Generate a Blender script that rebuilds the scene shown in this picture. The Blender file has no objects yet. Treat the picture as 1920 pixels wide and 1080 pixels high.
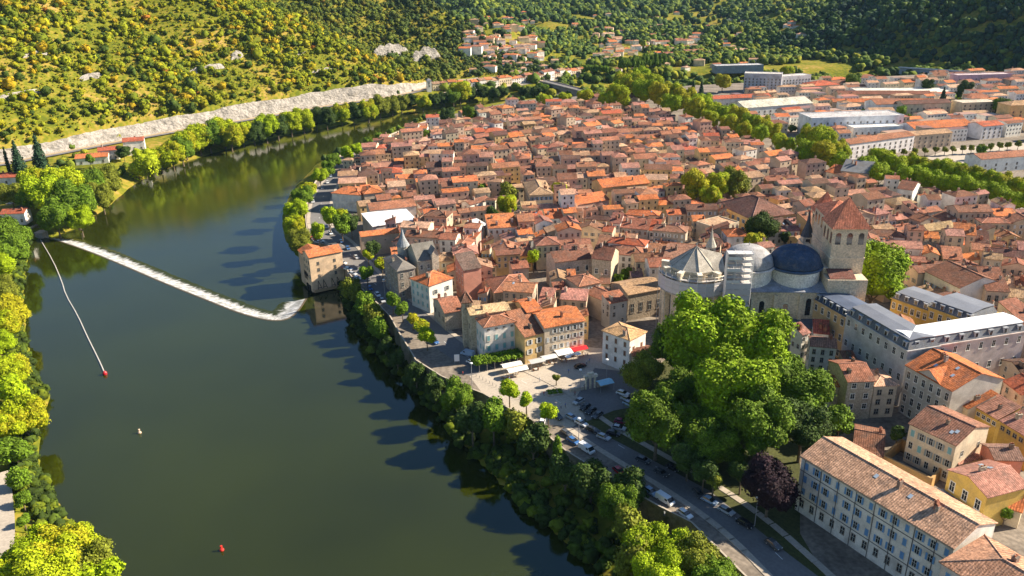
import bpy, math, random
import numpy as np
from math import sin, cos, tan, atan2, radians as R, pi, hypot
random.seed(7); rng = np.random.default_rng(7)
sc = bpy.context.scene
COL = sc.collection
# ------------------------------------------------------------------ camera
FPX, PITCH, ROLL, CZ = 1500.0, R(22.0), R(1.1), 140.0
r0 = np.array([1, 0, 0.]); f0 = np.array([0, cos(PITCH), -sin(PITCH)]); u0 = np.array([0, sin(PITCH), cos(PITCH)])
rr = r0*cos(ROLL) - u0*sin(ROLL); uu = u0*cos(ROLL) + r0*sin(ROLL)
cam = bpy.data.cameras.new('camera'); camo = bpy.data.objects.new('camera', cam); COL.objects.link(camo)
from mathutils import Matrix, Vector, noise as mnoise
M = Matrix(((rr[0], uu[0], -f0[0], 0), (rr[1], uu[1], -f0[1], 0), (rr[2], uu[2], -f0[2], CZ), (0, 0, 0, 1)))
camo.matrix_world = M
cam.sensor_width = 36; cam.lens = FPX/1920*36; cam.clip_start = 1; cam.clip_end = 20000
sc.camera = camo
def ray(px, py): return f0 + rr*((px-960)/FPX) - uu*((py-540)/FPX)
def P(px, py, z=10.0):
    d = ray(px, py); t = (z-CZ)/d[2]
    return (d[0]*t, d[1]*t)
def proj(x, y, z):
    v = np.array([x, y, z-CZ]); dp = v@f0
    return 960+FPX*(v@rr)/dp, 540-FPX*(v@uu)/dp, dp
def depth(px, py, z): 
    d = ray(px, py); return (z-CZ)/d[2]
# ------------------------------------------------------------------ tags
def tag(o, label=None, cat=None, group=None, kind=None):
    if label: o['label'] = label
    if cat: o['category'] = cat
    if group: o['group'] = group
    if kind: o['kind'] = kind
    return o
def empty(name, loc, rz=0, label=None, cat=None, group=None):
    o = bpy.data.objects.new(name, None); COL.objects.link(o); o.location = loc; o.rotation_euler = (0, 0, rz); o.empty_display_size = .5
    return tag(o, label, cat, group)
# ------------------------------------------------------------------ materials
MATS = {}
def newmat(name):
    m = bpy.data.materials.new(name); m.use_nodes = True; nt = m.node_tree; nt.nodes.clear()
    out = nt.nodes.new('ShaderNodeOutputMaterial'); b = nt.nodes.new('ShaderNodeBsdfPrincipled')
    nt.links.new(b.outputs[0], out.inputs[0]); MATS[name] = m
    return m, nt, b
def N(nt, t, **kw):
    n = nt.nodes.new(t)
    for k, v in kw.items():
        if k in n.inputs.keys() if isinstance(k, str) else False: n.inputs[k].default_value = v
        else: setattr(n, k, v)
    return n
def coordmap(nt, src, scale=(1, 1, 1)):
    if src == 'uv': t = N(nt, 'ShaderNodeUVMap').outputs[0]
    elif src == 'obj': t = N(nt, 'ShaderNodeTexCoord').outputs['Object']
    else: t = N(nt, 'ShaderNodeNewGeometry').outputs['Position']
    m = N(nt, 'ShaderNodeMapping'); m.inputs['Scale'].default_value = scale; nt.links.new(t, m.inputs[0]); return m.outputs[0]
def colormat(name, src='pos', layers=((1.0, .25),), rough=.9, base=None, bump=0, bumpscale=2, spec=.3, stretch=(1, 1, 1), metallic=0, tiles=False, stain=None):
    m, nt, b = newmat(name); L = nt.links
    if base is None:
        a = N(nt, 'ShaderNodeAttribute', attribute_name='col'); c = a.outputs['Color']
    else:
        a = N(nt, 'ShaderNodeRGB'); a.outputs[0].default_value = (*base, 1); c = a.outputs[0]
    vec = coordmap(nt, src, stretch)
    for sc_, amt in layers:
        n = N(nt, 'ShaderNodeTexNoise'); n.inputs['Scale'].default_value = sc_; n.inputs['Detail'].default_value = 3; L.new(vec, n.inputs['Vector'])
        mr = N(nt, 'ShaderNodeMapRange'); mr.inputs[1].default_value = .3; mr.inputs[2].default_value = .7; mr.inputs[3].default_value = 1-amt; mr.inputs[4].default_value = 1+amt
        L.new(n.outputs[0], mr.inputs[0])
        vm = N(nt, 'ShaderNodeVectorMath', operation='SCALE'); L.new(c, vm.inputs[0]); L.new(mr.outputs[0], vm.inputs['Scale']); c = vm.outputs[0]
    if stain:
        n = N(nt, 'ShaderNodeTexNoise'); n.inputs['Scale'].default_value = stain[1]; n.inputs['Detail'].default_value = 4; L.new(coordmap(nt, 'pos'), n.inputs['Vector'])
        mr = N(nt, 'ShaderNodeMapRange'); mr.inputs[1].default_value = .5; mr.inputs[2].default_value = .7; mr.inputs[4].default_value = stain[2]; L.new(n.outputs[0], mr.inputs[0])
        mx = N(nt, 'ShaderNodeMix', data_type='RGBA'); L.new(mr.outputs[0], mx.inputs[0]); L.new(c, mx.inputs[6]); mx.inputs[7].default_value = (*stain[0], 1); c = mx.outputs[2]
    if tiles:
        uv = coordmap(nt, 'uv', (1, 1, 1))
        w = N(nt, 'ShaderNodeTexWave', wave_type='BANDS', bands_direction='X'); w.inputs['Scale'].default_value = .55; w.inputs['Distortion'].default_value = .4; w.inputs['Detail'].default_value = 0
        L.new(uv, w.inputs['Vector'])
        vr = N(nt, 'ShaderNodeTexVoronoi'); vr.inputs['Scale'].default_value = 1.0; L.new(coordmap(nt, 'uv', (3.2, 1.9, 1)), vr.inputs['Vector'])
        sp = N(nt, 'ShaderNodeSeparateColor'); L.new(vr.outputs['Color'], sp.inputs[0])
        mr = N(nt, 'ShaderNodeMapRange'); mr.inputs[3].default_value = .78; mr.inputs[4].default_value = 1.26; L.new(sp.outputs[0], mr.inputs[0])
        vm = N(nt, 'ShaderNodeVectorMath', operation='SCALE'); L.new(c, vm.inputs[0]); L.new(mr.outputs[0], vm.inputs['Scale']); c = vm.outputs[0]
        mr = N(nt, 'ShaderNodeMapRange'); mr.inputs[3].default_value = .70; mr.inputs[4].default_value = 1.2; L.new(w.outputs['Fac'], mr.inputs[0])  # channel shade between the tile ribs, put into the colour as stripes
        vm = N(nt, 'ShaderNodeVectorMath', operation='SCALE'); L.new(c, vm.inputs[0]); L.new(mr.outputs[0], vm.inputs['Scale']); c = vm.outputs[0]
    L.new(c, b.inputs['Base Color']); b.inputs['Roughness'].default_value = rough; b.inputs['Specular IOR Level'].default_value = spec; b.inputs['Metallic'].default_value = metallic
    if bump:
        n = N(nt, 'ShaderNodeTexNoise'); n.inputs['Scale'].default_value = bumpscale; n.inputs['Detail'].default_value = 4; L.new(vec, n.inputs['Vector'])
        bp = N(nt, 'ShaderNodeBump'); bp.inputs['Strength'].default_value = 1; bp.inputs['Distance'].default_value = bump; L.new(n.outputs[0], bp.inputs['Height']); L.new(bp.outputs[0], b.inputs['Normal'])
    return m
colormat('roof_tile', 'pos', ((.12, .22), (1.1, .3)), rough=.95, spec=.1, tiles=True, bump=.12, bumpscale=2.5, stain=((.12, .1, .085), .35, .5))
colormat('plaster', 'pos', ((.3, .14), (2.5, .1)), rough=.95, spec=.15, stain=((.22, .18, .14), .25, .35))
colormat('stone_wall', 'pos', ((.25, .15), (1.8, .28)), rough=.95, spec=.15, bump=.15, bumpscale=1.5)
colormat('zinc', 'pos', ((.2, .14), (2, .1)), rough=.5, spec=.4, metallic=.2, stain=((.16, .16, .17), .4, .35))
colormat('slate', 'pos', ((.3, .22), (3, .3)), rough=.75, spec=.12, stain=((.2, .17, .13), .5, .4))
colormat('paint', 'pos', ((.5, .05),), rough=.35, spec=.5)
colormat('car_paint', 'pos', ((.5, .02),), rough=.18, spec=.6)
colormat('glass', 'pos', ((1.0, .4),), rough=.08, base=(.02, .025, .03), spec=.8)
colormat('rubber', 'pos', ((3, .1),), rough=.8, base=(.015, .015, .016))
colormat('fabric', 'pos', ((1, .06),), rough=.9)
colormat('bark', 'pos', ((1.5, .3),), rough=.95, base=(.16, .12, .08))
colormat('foliage', 'pos', ((.5, .25), (2.5, .3)), rough=.75, spec=.15)
colormat('far_foliage', 'pos', ((.05, .25), (.25, .3)), rough=.85, spec=.1)
colormat('rock', 'pos', ((.06, .12), (.5, .28), (2.5, .2)), rough=.95, spec=.1, base=(.35, .32, .285), bump=1.6, bumpscale=.35, stretch=(1, 1, 1.6), stain=((.13, .12, .10), .16, .7))
colormat('asphalt', 'pos', ((.08, .15), (1.2, .12)), rough=.9, base=(.17, .16, .155))
colormat('paving', 'pos', ((.1, .1), (1.5, .14)), rough=.9, base=(.42, .36, .29))
colormat('sand', 'pos', ((.08, .15), (1.5, .2)), rough=.95, base=(.40, .30, .18))
colormat('lawn', 'pos', ((.1, .25), (1.2, .3)), rough=.95, base=(.06, .065, .018))
colormat('yard', 'pos', ((.1, .3), (.8, .3)), rough=.95, base=(.20, .165, .13))
colormat('quay_stone', 'pos', ((.15, .2), (.9, .25), (3, .15)), rough=.95, base=(.22, .19, .145), bump=.2, bumpscale=1.5, stain=((.035, .045, .015), .12, .85))
# ------------------------------------------------------------------ mesh builder
class MB:
    def __init__(s): s.v = []; s.f = []; s.m = []; s.c = []; s.mats = []
    def mi(s, m):
        if m not in s.mats: s.mats.append(m)
        return s.mats.index(m)
    def face(s, pts, m='plaster', c=(.5, .5, .5)):
        n = len(s.v); s.v += [tuple(p) for p in pts]; s.f.append(tuple(range(n, n+len(pts)))); s.m.append(s.mi(m)); s.c.append(c)
    def box(s, x0, y0, z0, x1, y1, z1, m='plaster', c=(.5, .5, .5), rz=0, ctr=None):
        p = [(x0, y0, z0), (x1, y0, z0), (x1, y1, z0), (x0, y1, z0), (x0, y0, z1), (x1, y0, z1), (x1, y1, z1), (x0, y1, z1)]
        if rz:
            cx, cy = ctr or ((x0+x1)/2, (y0+y1)/2)
            p = [(cx+(a-cx)*cos(rz)-(b-cy)*sin(rz), cy+(a-cx)*sin(rz)+(b-cy)*cos(rz), z) for a, b, z in p]
        for q in ((0, 3, 2, 1), (4, 5, 6, 7), (0, 1, 5, 4), (1, 2, 6, 5), (2, 3, 7, 6), (3, 0, 4, 7)): s.face([p[i] for i in q], m, c)
    def slab(s, pts, t, m, c):      # pts counter-clockwise from above
        s.face(pts, m, c); lo = [(a, b, z-t) for a, b, z in pts]; s.face(lo[::-1], m, c)
        for i in range(len(pts)):
            j = (i+1) % len(pts); s.face([lo[i], lo[j], pts[j], pts[i]], m, c)
    def prism(s, poly, z0, z1, m, c, cap=True):
        n = len(poly)
        for i in range(n):
            a, b = poly[i], poly[(i+1) % n]; s.face([(*a, z0), (*b, z0), (*b, z1), (*a, z1)], m, c)
        if cap: s.face([(*p, z1) for p in poly], m, c)
    def lathe(s, cx, cy, prof, n, m, c, a0=0, a1=2*pi):
        full = abs(a1-a0-2*pi) < 1e-6
        for i in range(n):
            t0 = a0+(a1-a0)*i/n; t1 = a0+(a1-a0)*(i+1)/n
            for (ra, za), (rb, zb) in zip(prof[:-1], prof[1:]):
                q = [(cx+ra*cos(t0), cy+ra*sin(t0), za), (cx+ra*cos(t1), cy+ra*sin(t1), za), (cx+rb*cos(t1), cy+rb*sin(t1), zb), (cx+rb*cos(t0), cy+rb*sin(t0), zb)]
                if ra < 1e-6: q = q[1:]
                elif rb < 1e-6: q = q[:3]
                s.face(q, m, c)
    def tube(s, p, q, r, m, c, n=6, r2=None):
        p = np.array(p, float); q = np.array(q, float); r2 = r if r2 is None else r2
        d = q-p; d /= np.linalg.norm(d)+1e-9; a = np.cross(d, (0, 0, 1.)); 
        if np.linalg.norm(a) < .05: a = np.array([1., 0, 0])
        a /= np.linalg.norm(a); b = np.cross(d, a)
        A = [p+r*(a*cos(2*pi*i/n)+b*sin(2*pi*i/n)) for i in range(n)]; B = [q+r2*(a*cos(2*pi*i/n)+b*sin(2*pi*i/n)) for i in range(n)]
        for i in range(n): s.face([A[i], B[i], B[(i+1) % n], A[(i+1) % n]], m, c)
        s.face(A, m, c); s.face(B[::-1], m, c)
    def mesh(s, name):
        me = bpy.data.meshes.new(name); me.from_pydata(s.v, [], s.f)
        for m in s.mats: me.materials.append(MATS[m])
        me.polygons.foreach_set('material_index', s.m)
        a = me.attributes.new('col', 'FLOAT_VECTOR', 'FACE'); a.data.foreach_set('vector', np.array(s.c, 'f').ravel())
        uvl = me.uv_layers.new(name='UVMap'); V = np.array(s.v); uv = np.zeros((len(s.v), 2), 'f')
        for f in s.f:
            n = np.cross(V[f[1]]-V[f[0]], V[f[2]]-V[f[1]]); l = np.linalg.norm(n)
            if l < 1e-9: continue
            n = n/l; u = np.cross((0, 0, 1.), n); lu = np.linalg.norm(u)
            u = np.array([1., 0, 0]) if lu < .02 else u/lu
            w = np.cross(n, u)
            uv[list(f), 0] = V[list(f)]@u; uv[list(f), 1] = V[list(f)]@w
        uvl.data.foreach_set('uv', uv.ravel())
        return me
    def build(s, name, parent=None, loc=None, rz=0):
        o = bpy.data.objects.new(name, s.mesh(name)); COL.objects.link(o)
        if parent: o.parent = parent
        if loc is not None: o.location = loc
        if rz: o.rotation_euler = (0, 0, rz)
        return o
def npmesh(name, V, F, cols=None, mat='foliage', smooth=False):
    F = np.asarray(F); k = F.shape[1]; me = bpy.data.meshes.new(name)
    me.vertices.add(len(V)); me.vertices.foreach_set('co', np.asarray(V, 'f').ravel())
    me.loops.add(F.size); me.loops.foreach_set('vertex_index', F.astype('i').ravel())
    me.polygons.add(len(F)); me.polygons.foreach_set('loop_start', np.arange(0, F.size, k, dtype='i')); me.polygons.foreach_set('loop_total', np.full(len(F), k, 'i'))
    if smooth: me.polygons.foreach_set('use_smooth', np.ones(len(F), bool))
    me.update(calc_edges=True)
    if cols is not None:
        a = me.attributes.new('col', 'FLOAT_VECTOR', 'FACE'); a.data.foreach_set('vector', np.asarray(cols, 'f').ravel())
    for m in ([mat] if isinstance(mat, str) else mat): me.materials.append(MATS[m])
    return me
def linkmesh(name, me, parent=None, loc=None):
    o = bpy.data.objects.new(name, me); COL.objects.link(o)
    if parent: o.parent = parent
    if loc is not None: o.location = loc
    return o
# ------------------------------------------------------------------ polygons and terrain
def seg_dist(X, Y, pts):
    best = np.full(X.shape, 1e9); along = np.zeros(X.shape); acc = 0
    for (ax, ay), (bx, by) in zip(pts[:-1], pts[1:]):
        dx, dy = bx-ax, by-ay; l2 = dx*dx+dy*dy+1e-9
        t = np.clip(((X-ax)*dx+(Y-ay)*dy)/l2, 0, 1); d = np.hypot(X-ax-t*dx, Y-ay-t*dy)
        k = d < best; best = np.where(k, d, best); along = np.where(k, acc+t*math.sqrt(l2), along); acc += math.sqrt(l2)
    return best, along
def inpoly(X, Y, pts):
    r = np.zeros(X.shape, bool); n = len(pts)
    for i in range(n):
        (ax, ay), (bx, by) = pts[i], pts[(i+1) % n]
        if ay == by: continue
        r ^= ((ay > Y) != (by > Y)) & (X < (bx-ax)*(Y-ay)/(by-ay)+ax)
    return r
def vnoise(X, Y, s, seed=0):
    x = X/s; y = Y/s; xi = np.floor(x); yi = np.floor(y); fx = x-xi; fy = y-yi; fx = fx*fx*(3-2*fx); fy = fy*fy*(3-2*fy)
    h = lambda a, b: np.modf(np.abs(np.sin(a*127.1+b*311.7+seed*74.7)*43758.5453))[0]
    return (h(xi, yi)*(1-fx)+h(xi+1, yi)*fx)*(1-fy)+(h(xi, yi+1)*(1-fx)+h(xi+1, yi+1)*fx)*fy
LB = [(300,1500),(230,1080),(150,1010),(110,940),(75,880),(75,800),(95,745),(70,700),(50,640),(45,560),(50,500),(60,452),(95,438),(130,425),(190,388),(240,345),(300,312),(350,297),(400,282),(470,264),(540,247),(600,238),(680,222),(760,206),(840,196),(900,187),(960,181),(1030,177),(1080,168),(1130,162),(1200,156),(1300,151),(1400,150),(1500,146),(1600,140),(1750,133),(1920,128),(2150,122)]
RB = [(1230,1500),(1130,1080),(1050,1010),(960,930),(900,870),(840,800),(790,745),(735,690),(690,640),(655,595),(644,550),(612,505),(560,470),(540,440),(535,400),(545,370),(560,345),(585,320),(600,302),(640,285),(690,264),(760,236),(820,216),(870,204),(940,191),(1000,186),(1040,184),(1100,178),(1160,172),(1230,166),(1300,160),(1400,158),(1500,153),(1620,146),(1750,140),(1920,135),(2150,130)]
LBw = [P(a, b, 0) for a, b in LB]; RBw = [P(a, b, 0) for a, b in RB]
RIV = LBw + RBw[::-1]
QU = [(1640,1400),(1470,1160),(1390,1080),(1295,985),(1226,950),(1140,900),(1060,850),(1000,800),(950,768),(905,742),(868,728),(826,709),(779,679),(765,655),(748,628),(731,597),(710,575),(690,556),(668,535),(652,512),(641,490),(634,470),(612,462),(590,458),(576,440),(573,415),(572,395),(577,372),(586,350),(600,328),(612,308),(635,294),(680,272),(730,254),(790,231),(850,214),(900,203),(960,191),(1010,185),(1060,183),(1110,177),(1180,169),(1260,162),(1400,155),(1520,150),(1640,144),(1760,138),(1920,133),(2150,128)]
QUw = [P(a, b, 10) for a, b in QU]
TOWN = QUw + [(1400, QUw[-1][1]), (1400, -200), (60, -200)]
CL = [(-700,420),(-300,345),(0,305),(60,293),(150,276),(270,253),(400,232),(530,210),(620,195),(700,184),(760,174),(830,153),(900,146),(980,140),(1060,130),(1120,112),(1180,98),(1260,90),(1350,84),(1430,92),(1500,100),(1620,110),(1750,122),(1920,136),(2150,160),(2500,190)]
CLw = [P(a, b, 12) for a, b in CL]
VAL = CLw + [(3000, -300), (-1500, -300)]
_al = [0]
for a, b in zip(CLw[:-1], CLw[1:]): _al.append(_al[-1]+hypot(b[0]-a[0], b[1]-a[1]))
def H(X, Y):
    X = np.asarray(X, float); Y = np.asarray(Y, float)
    dr, _ = seg_dist(X, Y, LBw); dr2, _ = seg_dist(X, Y, RBw); d = np.minimum(dr, dr2); inr = inpoly(X, Y, RIV)
    intown = inpoly(X, Y, TOWN); dq, _ = seg_dist(X, Y, QUw)
    h = np.where(inr, -3.0*np.clip(d/4, .15, 1), np.minimum(.25+.35*d, 9))
    h = np.where(~inr & (dr2 < dr) & ~intown, np.minimum(.2+.22*d, 4.0), h)
    h = np.where(intown, np.where(dq < 6, np.minimum(h, 3), 9.5), h)
    dc, al = seg_dist(X, Y, CLw); hill = ~inpoly(X, Y, VAL)
    h = np.where(~hill & ~inr & ~intown, h + np.clip((40-dc)/30, 0, 1)*np.clip(11.8-h, 0, 5), h)
    s = np.interp(al, [0, _al[9], _al[10], _al[12], _al[14], _al[16], _al[18], _al[20], _al[23], _al[25]], [.58, .52, .5, .34, .15, .08, .10, .5, .95, .95])
    hm = np.interp(al, [0, _al[10], _al[14], _al[18], _al[20], _al[23]], [260, 240, 170, 150, 300, 480])
    ch = np.interp(al, [0, _al[3], _al[5], _al[7], _al[9], _al[10], _al[11]], [12, 9, 11, 14, 14, 10, 0])
    n1 = vnoise(X, Y, 90, 1)-.5; n2 = vnoise(X, Y, 30, 2)-.5; n3 = vnoise(X, Y, 320, 3)-.5
    hh = 12 + ch*np.clip((dc-1.2)/3, 0, 1) + hm*(1-np.exp(-s*dc/hm)) + n1*np.minimum(dc*.22, 24) + n2*np.minimum(dc*.1, 5) + n3*np.minimum(dc*.22, 90)
    return np.where(hill, hh, h)
def H1(x, y): return float(H(np.array([x]), np.array([y]))[0])
def hit(px, py, tmin=60, tmax=5000):
    d = ray(px, py); t = np.geomspace(tmin, tmax, 1500); X = d[0]*t; Y = d[1]*t; Z = CZ+d[2]*t
    k = np.argmax(Z < H(X, Y))
    return float(X[k]), float(Y[k]), float(H(X[k:k+1], Y[k:k+1])[0])
# terrain sheet
rows = np.concatenate([np.linspace(-200, 120, 20)[:-1], np.geomspace(120, 9000, 430)])
us = np.linspace(-1.15, 1.25, 420)
GX = us[None, :]*(np.abs(rows)[:, None]+260); GY = np.repeat(rows[:, None], len(us), 1)
GH = H(GX, GY)
nr, nc = GX.shape
idx = np.arange(nr*nc).reshape(nr, nc)
F = np.stack([idx[:-1, :-1], idx[:-1, 1:], idx[1:, 1:], idx[1:, :-1]], -1).reshape(-1, 4)
m, nt, b = newmat('terrain'); L = nt.links
pos = coordmap(nt, 'pos')
def ramp(nt, fac, stops):
    c = nt.nodes.new('ShaderNodeValToRGB'); nt.links.new(fac, c.inputs[0])
    while len(c.color_ramp.elements) < len(stops): c.color_ramp.elements.new(.5)
    for e, (p, col) in zip(c.color_ramp.elements, stops): e.position = p; e.color = (*col, 1)
    return c.outputs[0]
n1 = N(nt, 'ShaderNodeTexNoise'); n1.inputs['Scale'].default_value = .02; n1.inputs['Detail'].default_value = 6; L.new(pos, n1.inputs['Vector'])
n2 = N(nt, 'ShaderNodeTexNoise'); n2.inputs['Scale'].default_value = .25; n2.inputs['Detail'].default_value = 5; L.new(pos, n2.inputs['Vector'])
ad = N(nt, 'ShaderNodeMath', operation='ADD'); L.new(n1.outputs[0], ad.inputs[0]); L.new(n2.outputs[0], ad.inputs[1])
hf = N(nt, 'ShaderNodeMath', operation='MULTIPLY'); hf.inputs[1].default_value = .5; L.new(ad.outputs[0], hf.inputs[0])
L.new(ramp(nt, hf.outputs[0], [(.40, (.10, .12, .012)), (.50, (.18, .18, .018)), (.60, (.30, .22, .04)), (.70, (.42, .26, .12))]), b.inputs['Base Color'])
b.inputs['Roughness'].default_value = 1; b.inputs['Specular IOR Level'].default_value = .05
tag(linkmesh('ground', npmesh('ground', np.stack([GX, GY, GH], -1).reshape(-1, 3), F, None, 'terrain', True)), kind='structure')
# ------------------------------------------------------------------ water
def watermat(name, base, bump, sc1, foam=0):
    m, nt, b = newmat(name); L = nt.links; v = coordmap(nt, 'pos')
    b.inputs['Roughness'].default_value = .06; b.inputs['IOR'].default_value = 1.62; b.inputs['Specular Tint'].default_value = (.40, .70, .95, 1)
    n = N(nt, 'ShaderNodeTexNoise'); n.inputs['Scale'].default_value = sc1; n.inputs['Detail'].default_value = 4; L.new(v, n.inputs['Vector'])
    n2 = N(nt, 'ShaderNodeTexNoise'); n2.inputs['Scale'].default_value = .012; n2.inputs['Detail'].default_value = 3; L.new(v, n2.inputs['Vector'])
    bp = N(nt, 'ShaderNodeBump'); bp.inputs['Distance'].default_value = bump; L.new(n.outputs[0], bp.inputs['Height']); L.new(bp.outputs[0], b.inputs['Normal'])
    c = ramp(nt, n2.outputs[0], [(.35, tuple(x*.8 for x in base)), (.65, tuple(x*1.2 for x in base))])
    if foam:
        n3 = N(nt, 'ShaderNodeTexNoise'); n3.inputs['Scale'].default_value = .35; n3.inputs['Detail'].default_value = 6; n3.inputs['Roughness'].default_value = .7; L.new(coordmap(nt, 'pos', (.6, 1.6, 1)), n3.inputs['Vector'])
        mx = N(nt, 'ShaderNodeMix', data_type='RGBA'); mr = N(nt, 'ShaderNodeMapRange'); mr.inputs[1].default_value = .5; mr.inputs[2].default_value = .56; mr.inputs[4].default_value = foam
        L.new(n3.outputs[0], mr.inputs[0]); L.new(mr.outputs[0], mx.inputs[0]); L.new(c, mx.inputs[6]); mx.inputs[7].default_value = (.75, .76, .74, 1); c = mx.outputs[2]
    L.new(c, b.inputs['Base Color'])
watermat('river', (.023, .029, .002), .012, .9)
watermat('river_low', (.024, .031, .004), .03, .8)
WL = -1.6
CREST = [(70,446),(95,446),(160,468),(220,492),(300,527),(400,567),(450,587),(500,600),(530,601),(548,593),(562,578),(573,560)]
CRw = [P(a, b, .05) for a, b in CREST]
up = MB(); far = P(640, 540, 0)
poly = [P(-150, 470, 0), CRw[0]] + CRw[1:] + [far, (far[0]+40, far[1]-5), (200, -150), (-400, -150)]
# reversed crest order keeps the sheet on the near side of the weir
up.face([(x, y, 0) for x, y in poly[::-1]], 'river')
tag(up.build('water'), kind='structure')
lo = MB(); lo.face([(-700, 230, WL), (1800, 230, WL), (1800, 2600, WL), (-700, 2600, WL)], 'river_low')
tag(lo.build('downstream_water'), kind='structure')
# weir: crest sill + foaming apron
m, nt, b = newmat('foam'); L = nt.links
nz = N(nt, 'ShaderNodeTexNoise'); nz.inputs['Scale'].default_value = 1.0; nz.inputs['Detail'].default_value = 6; nz.inputs['Roughness'].default_value = .75; L.new(coordmap(nt, 'uv', (.9, .35, 1)), nz.inputs['Vector'])
L.new(ramp(nt, nz.outputs[0], [(.36, (.10, .10, .08)), (.46, (.30, .30, .28)), (.55, (.60, .60, .60)), (.68, (.8, .8, .8))]), b.inputs['Base Color']); fc = b.inputs['Base Color'].links[0].from_socket; sx_ = N(nt, 'ShaderNodeSeparateXYZ'); L.new(N(nt, 'ShaderNodeUVMap').outputs[0], sx_.inputs[0])
n9 = N(nt, 'ShaderNodeTexNoise'); n9.inputs['Scale'].default_value = 1.0; n9.inputs['Detail'].default_value = 5; n9.inputs['Roughness'].default_value = .7; L.new(coordmap(nt, 'uv', (1.3, .25, 1)), n9.inputs['Vector'])
mr9 = N(nt, 'ShaderNodeMapRange'); mr9.inputs[1].default_value = 3.0; mr9.inputs[2].default_value = 8.0; mr9.inputs[3].default_value = -.12; mr9.inputs[4].default_value = .42; L.new(sx_.outputs[1], mr9.inputs[0])
a9 = N(nt, 'ShaderNodeMath', operation='ADD'); L.new(mr9.outputs[0], a9.inputs[0]); L.new(n9.outputs[0], a9.inputs[1])
m9 = N(nt, 'ShaderNodeMapRange'); m9.inputs[1].default_value = .56; m9.inputs[2].default_value = .70; L.new(a9.outputs[0], m9.inputs[0])
x9 = N(nt, 'ShaderNodeMix', data_type='RGBA'); L.new(m9.outputs[0], x9.inputs[0]); L.new(fc, x9.inputs[6]); x9.inputs[7].default_value = (.024, .031, .004, 1); L.new(x9.outputs[2], b.inputs['Base Color'])
r9 = N(nt, 'ShaderNodeMapRange'); r9.inputs[3].default_value = .6; r9.inputs[4].default_value = .08; L.new(m9.outputs[0], r9.inputs[0]); L.new(r9.outputs[0], b.inputs['Roughness'])
bp = N(nt, 'ShaderNodeBump'); bp.inputs['Distance'].default_value = .5; L.new(nz.outputs[0], bp.inputs['Height']); L.new(bp.outputs[0], b.inputs['Normal'])
colormat('wet_sill', 'pos', ((1, .3),), rough=.4, base=(.10, .075, .045))
def densify(pts, step):
    out = []
    for (ax, ay), (bx, by) in zip(pts[:-1], pts[1:]):
        n = max(1, int(hypot(bx-ax, by-ay)/step))
        for i in range(n): out.append((ax+(bx-ax)*i/n, ay+(by-ay)*i/n))
    return out+[pts[-1]]
def smooth(pts, k=2):
    for _ in range(k):
        o = [pts[0]]
        for a, b in zip(pts[:-1], pts[1:]): o += [(a[0]*.75+b[0]*.25, a[1]*.75+b[1]*.25), (a[0]*.25+b[0]*.75, a[1]*.25+b[1]*.75)]
        pts = o+[pts[-1]]
    return pts
cr = densify(smooth(CRw), 2.0)
APW = np.interp(np.linspace(0, 1, len(cr)), [0, .1, .5, .8, .93, 1], [3.5, 11, 10.5, 10.5, 13, 11])
nrm = []
for i in range(len(cr)):
    a = cr[max(0, i-2)]; b_ = cr[min(len(cr)-1, i+2)]; d = (b_[0]-a[0], b_[1]-a[1]); l = hypot(*d); nrm.append((-d[1]/l, d[0]/l))
wv, wf = [], []; K = 9
for i, ((x, y), (nx, ny)) in enumerate(zip(cr, nrm)):
    for k in range(K):
        t = k/(K-1); j = (random.random()-.5); w = APW[i]*t*(1+.10*j*(k == K-1))
        z = .12-(.12-WL-.1)*min(1, t*1.9)**1.2 + (random.random()*.35*(t > .4))*(1-t)*1.5 + (.12*random.random() if k > 1 else 0)
        if k == K-1: z = WL+.03
        wv.append((x+nx*w, y+ny*w, z))
for i in range(len(cr)-1):
    for k in range(K-1): a = i*K+k; wf.append((a, a+K, a+K+1, a+1))
we = empty('weir', (0, 0, 0), 0, 'long diagonal river weir with white foaming water, curving up to the mill', 'weir')
me = npmesh('foam', wv, wf, None, 'foam', False)
uvl = me.uv_layers.new(name='UVMap'); uvs = np.zeros((len(me.loops), 2), 'f'); li = np.zeros(len(me.loops), 'i'); me.loops.foreach_get('vertex_index', li)
uvs[:, 0] = (li//K)*2.0; uvs[:, 1] = (li % K)*1.0; uvl.data.foreach_set('uv', uvs.ravel())
linkmesh('foam', me, we)
sb = MB()
for i in range(len(cr)-1):
    (x0, y0), (x1, y1) = cr[i], cr[i+1]; (a0, b0), (a1, b1) = nrm[i], nrm[i+1]
    sb.face([(x0-a0*.9, y0-b0*.9, -.5), (x1-a1*.9, y1-b1*.9, -.5), (x1-a1*.7, y1-b1*.7, .06), (x0-a0*.7, y0-b0*.7, .06)], 'wet_sill')
    sb.face([(x0-a0*.7, y0-b0*.7, .06), (x1-a1*.7, y1-b1*.7, .06), (x1+a1*.1, y1+b1*.1, .135), (x0+a0*.1, y0+b0*.1, .135)], 'wet_sill')
sb.build('sill', we)
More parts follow.
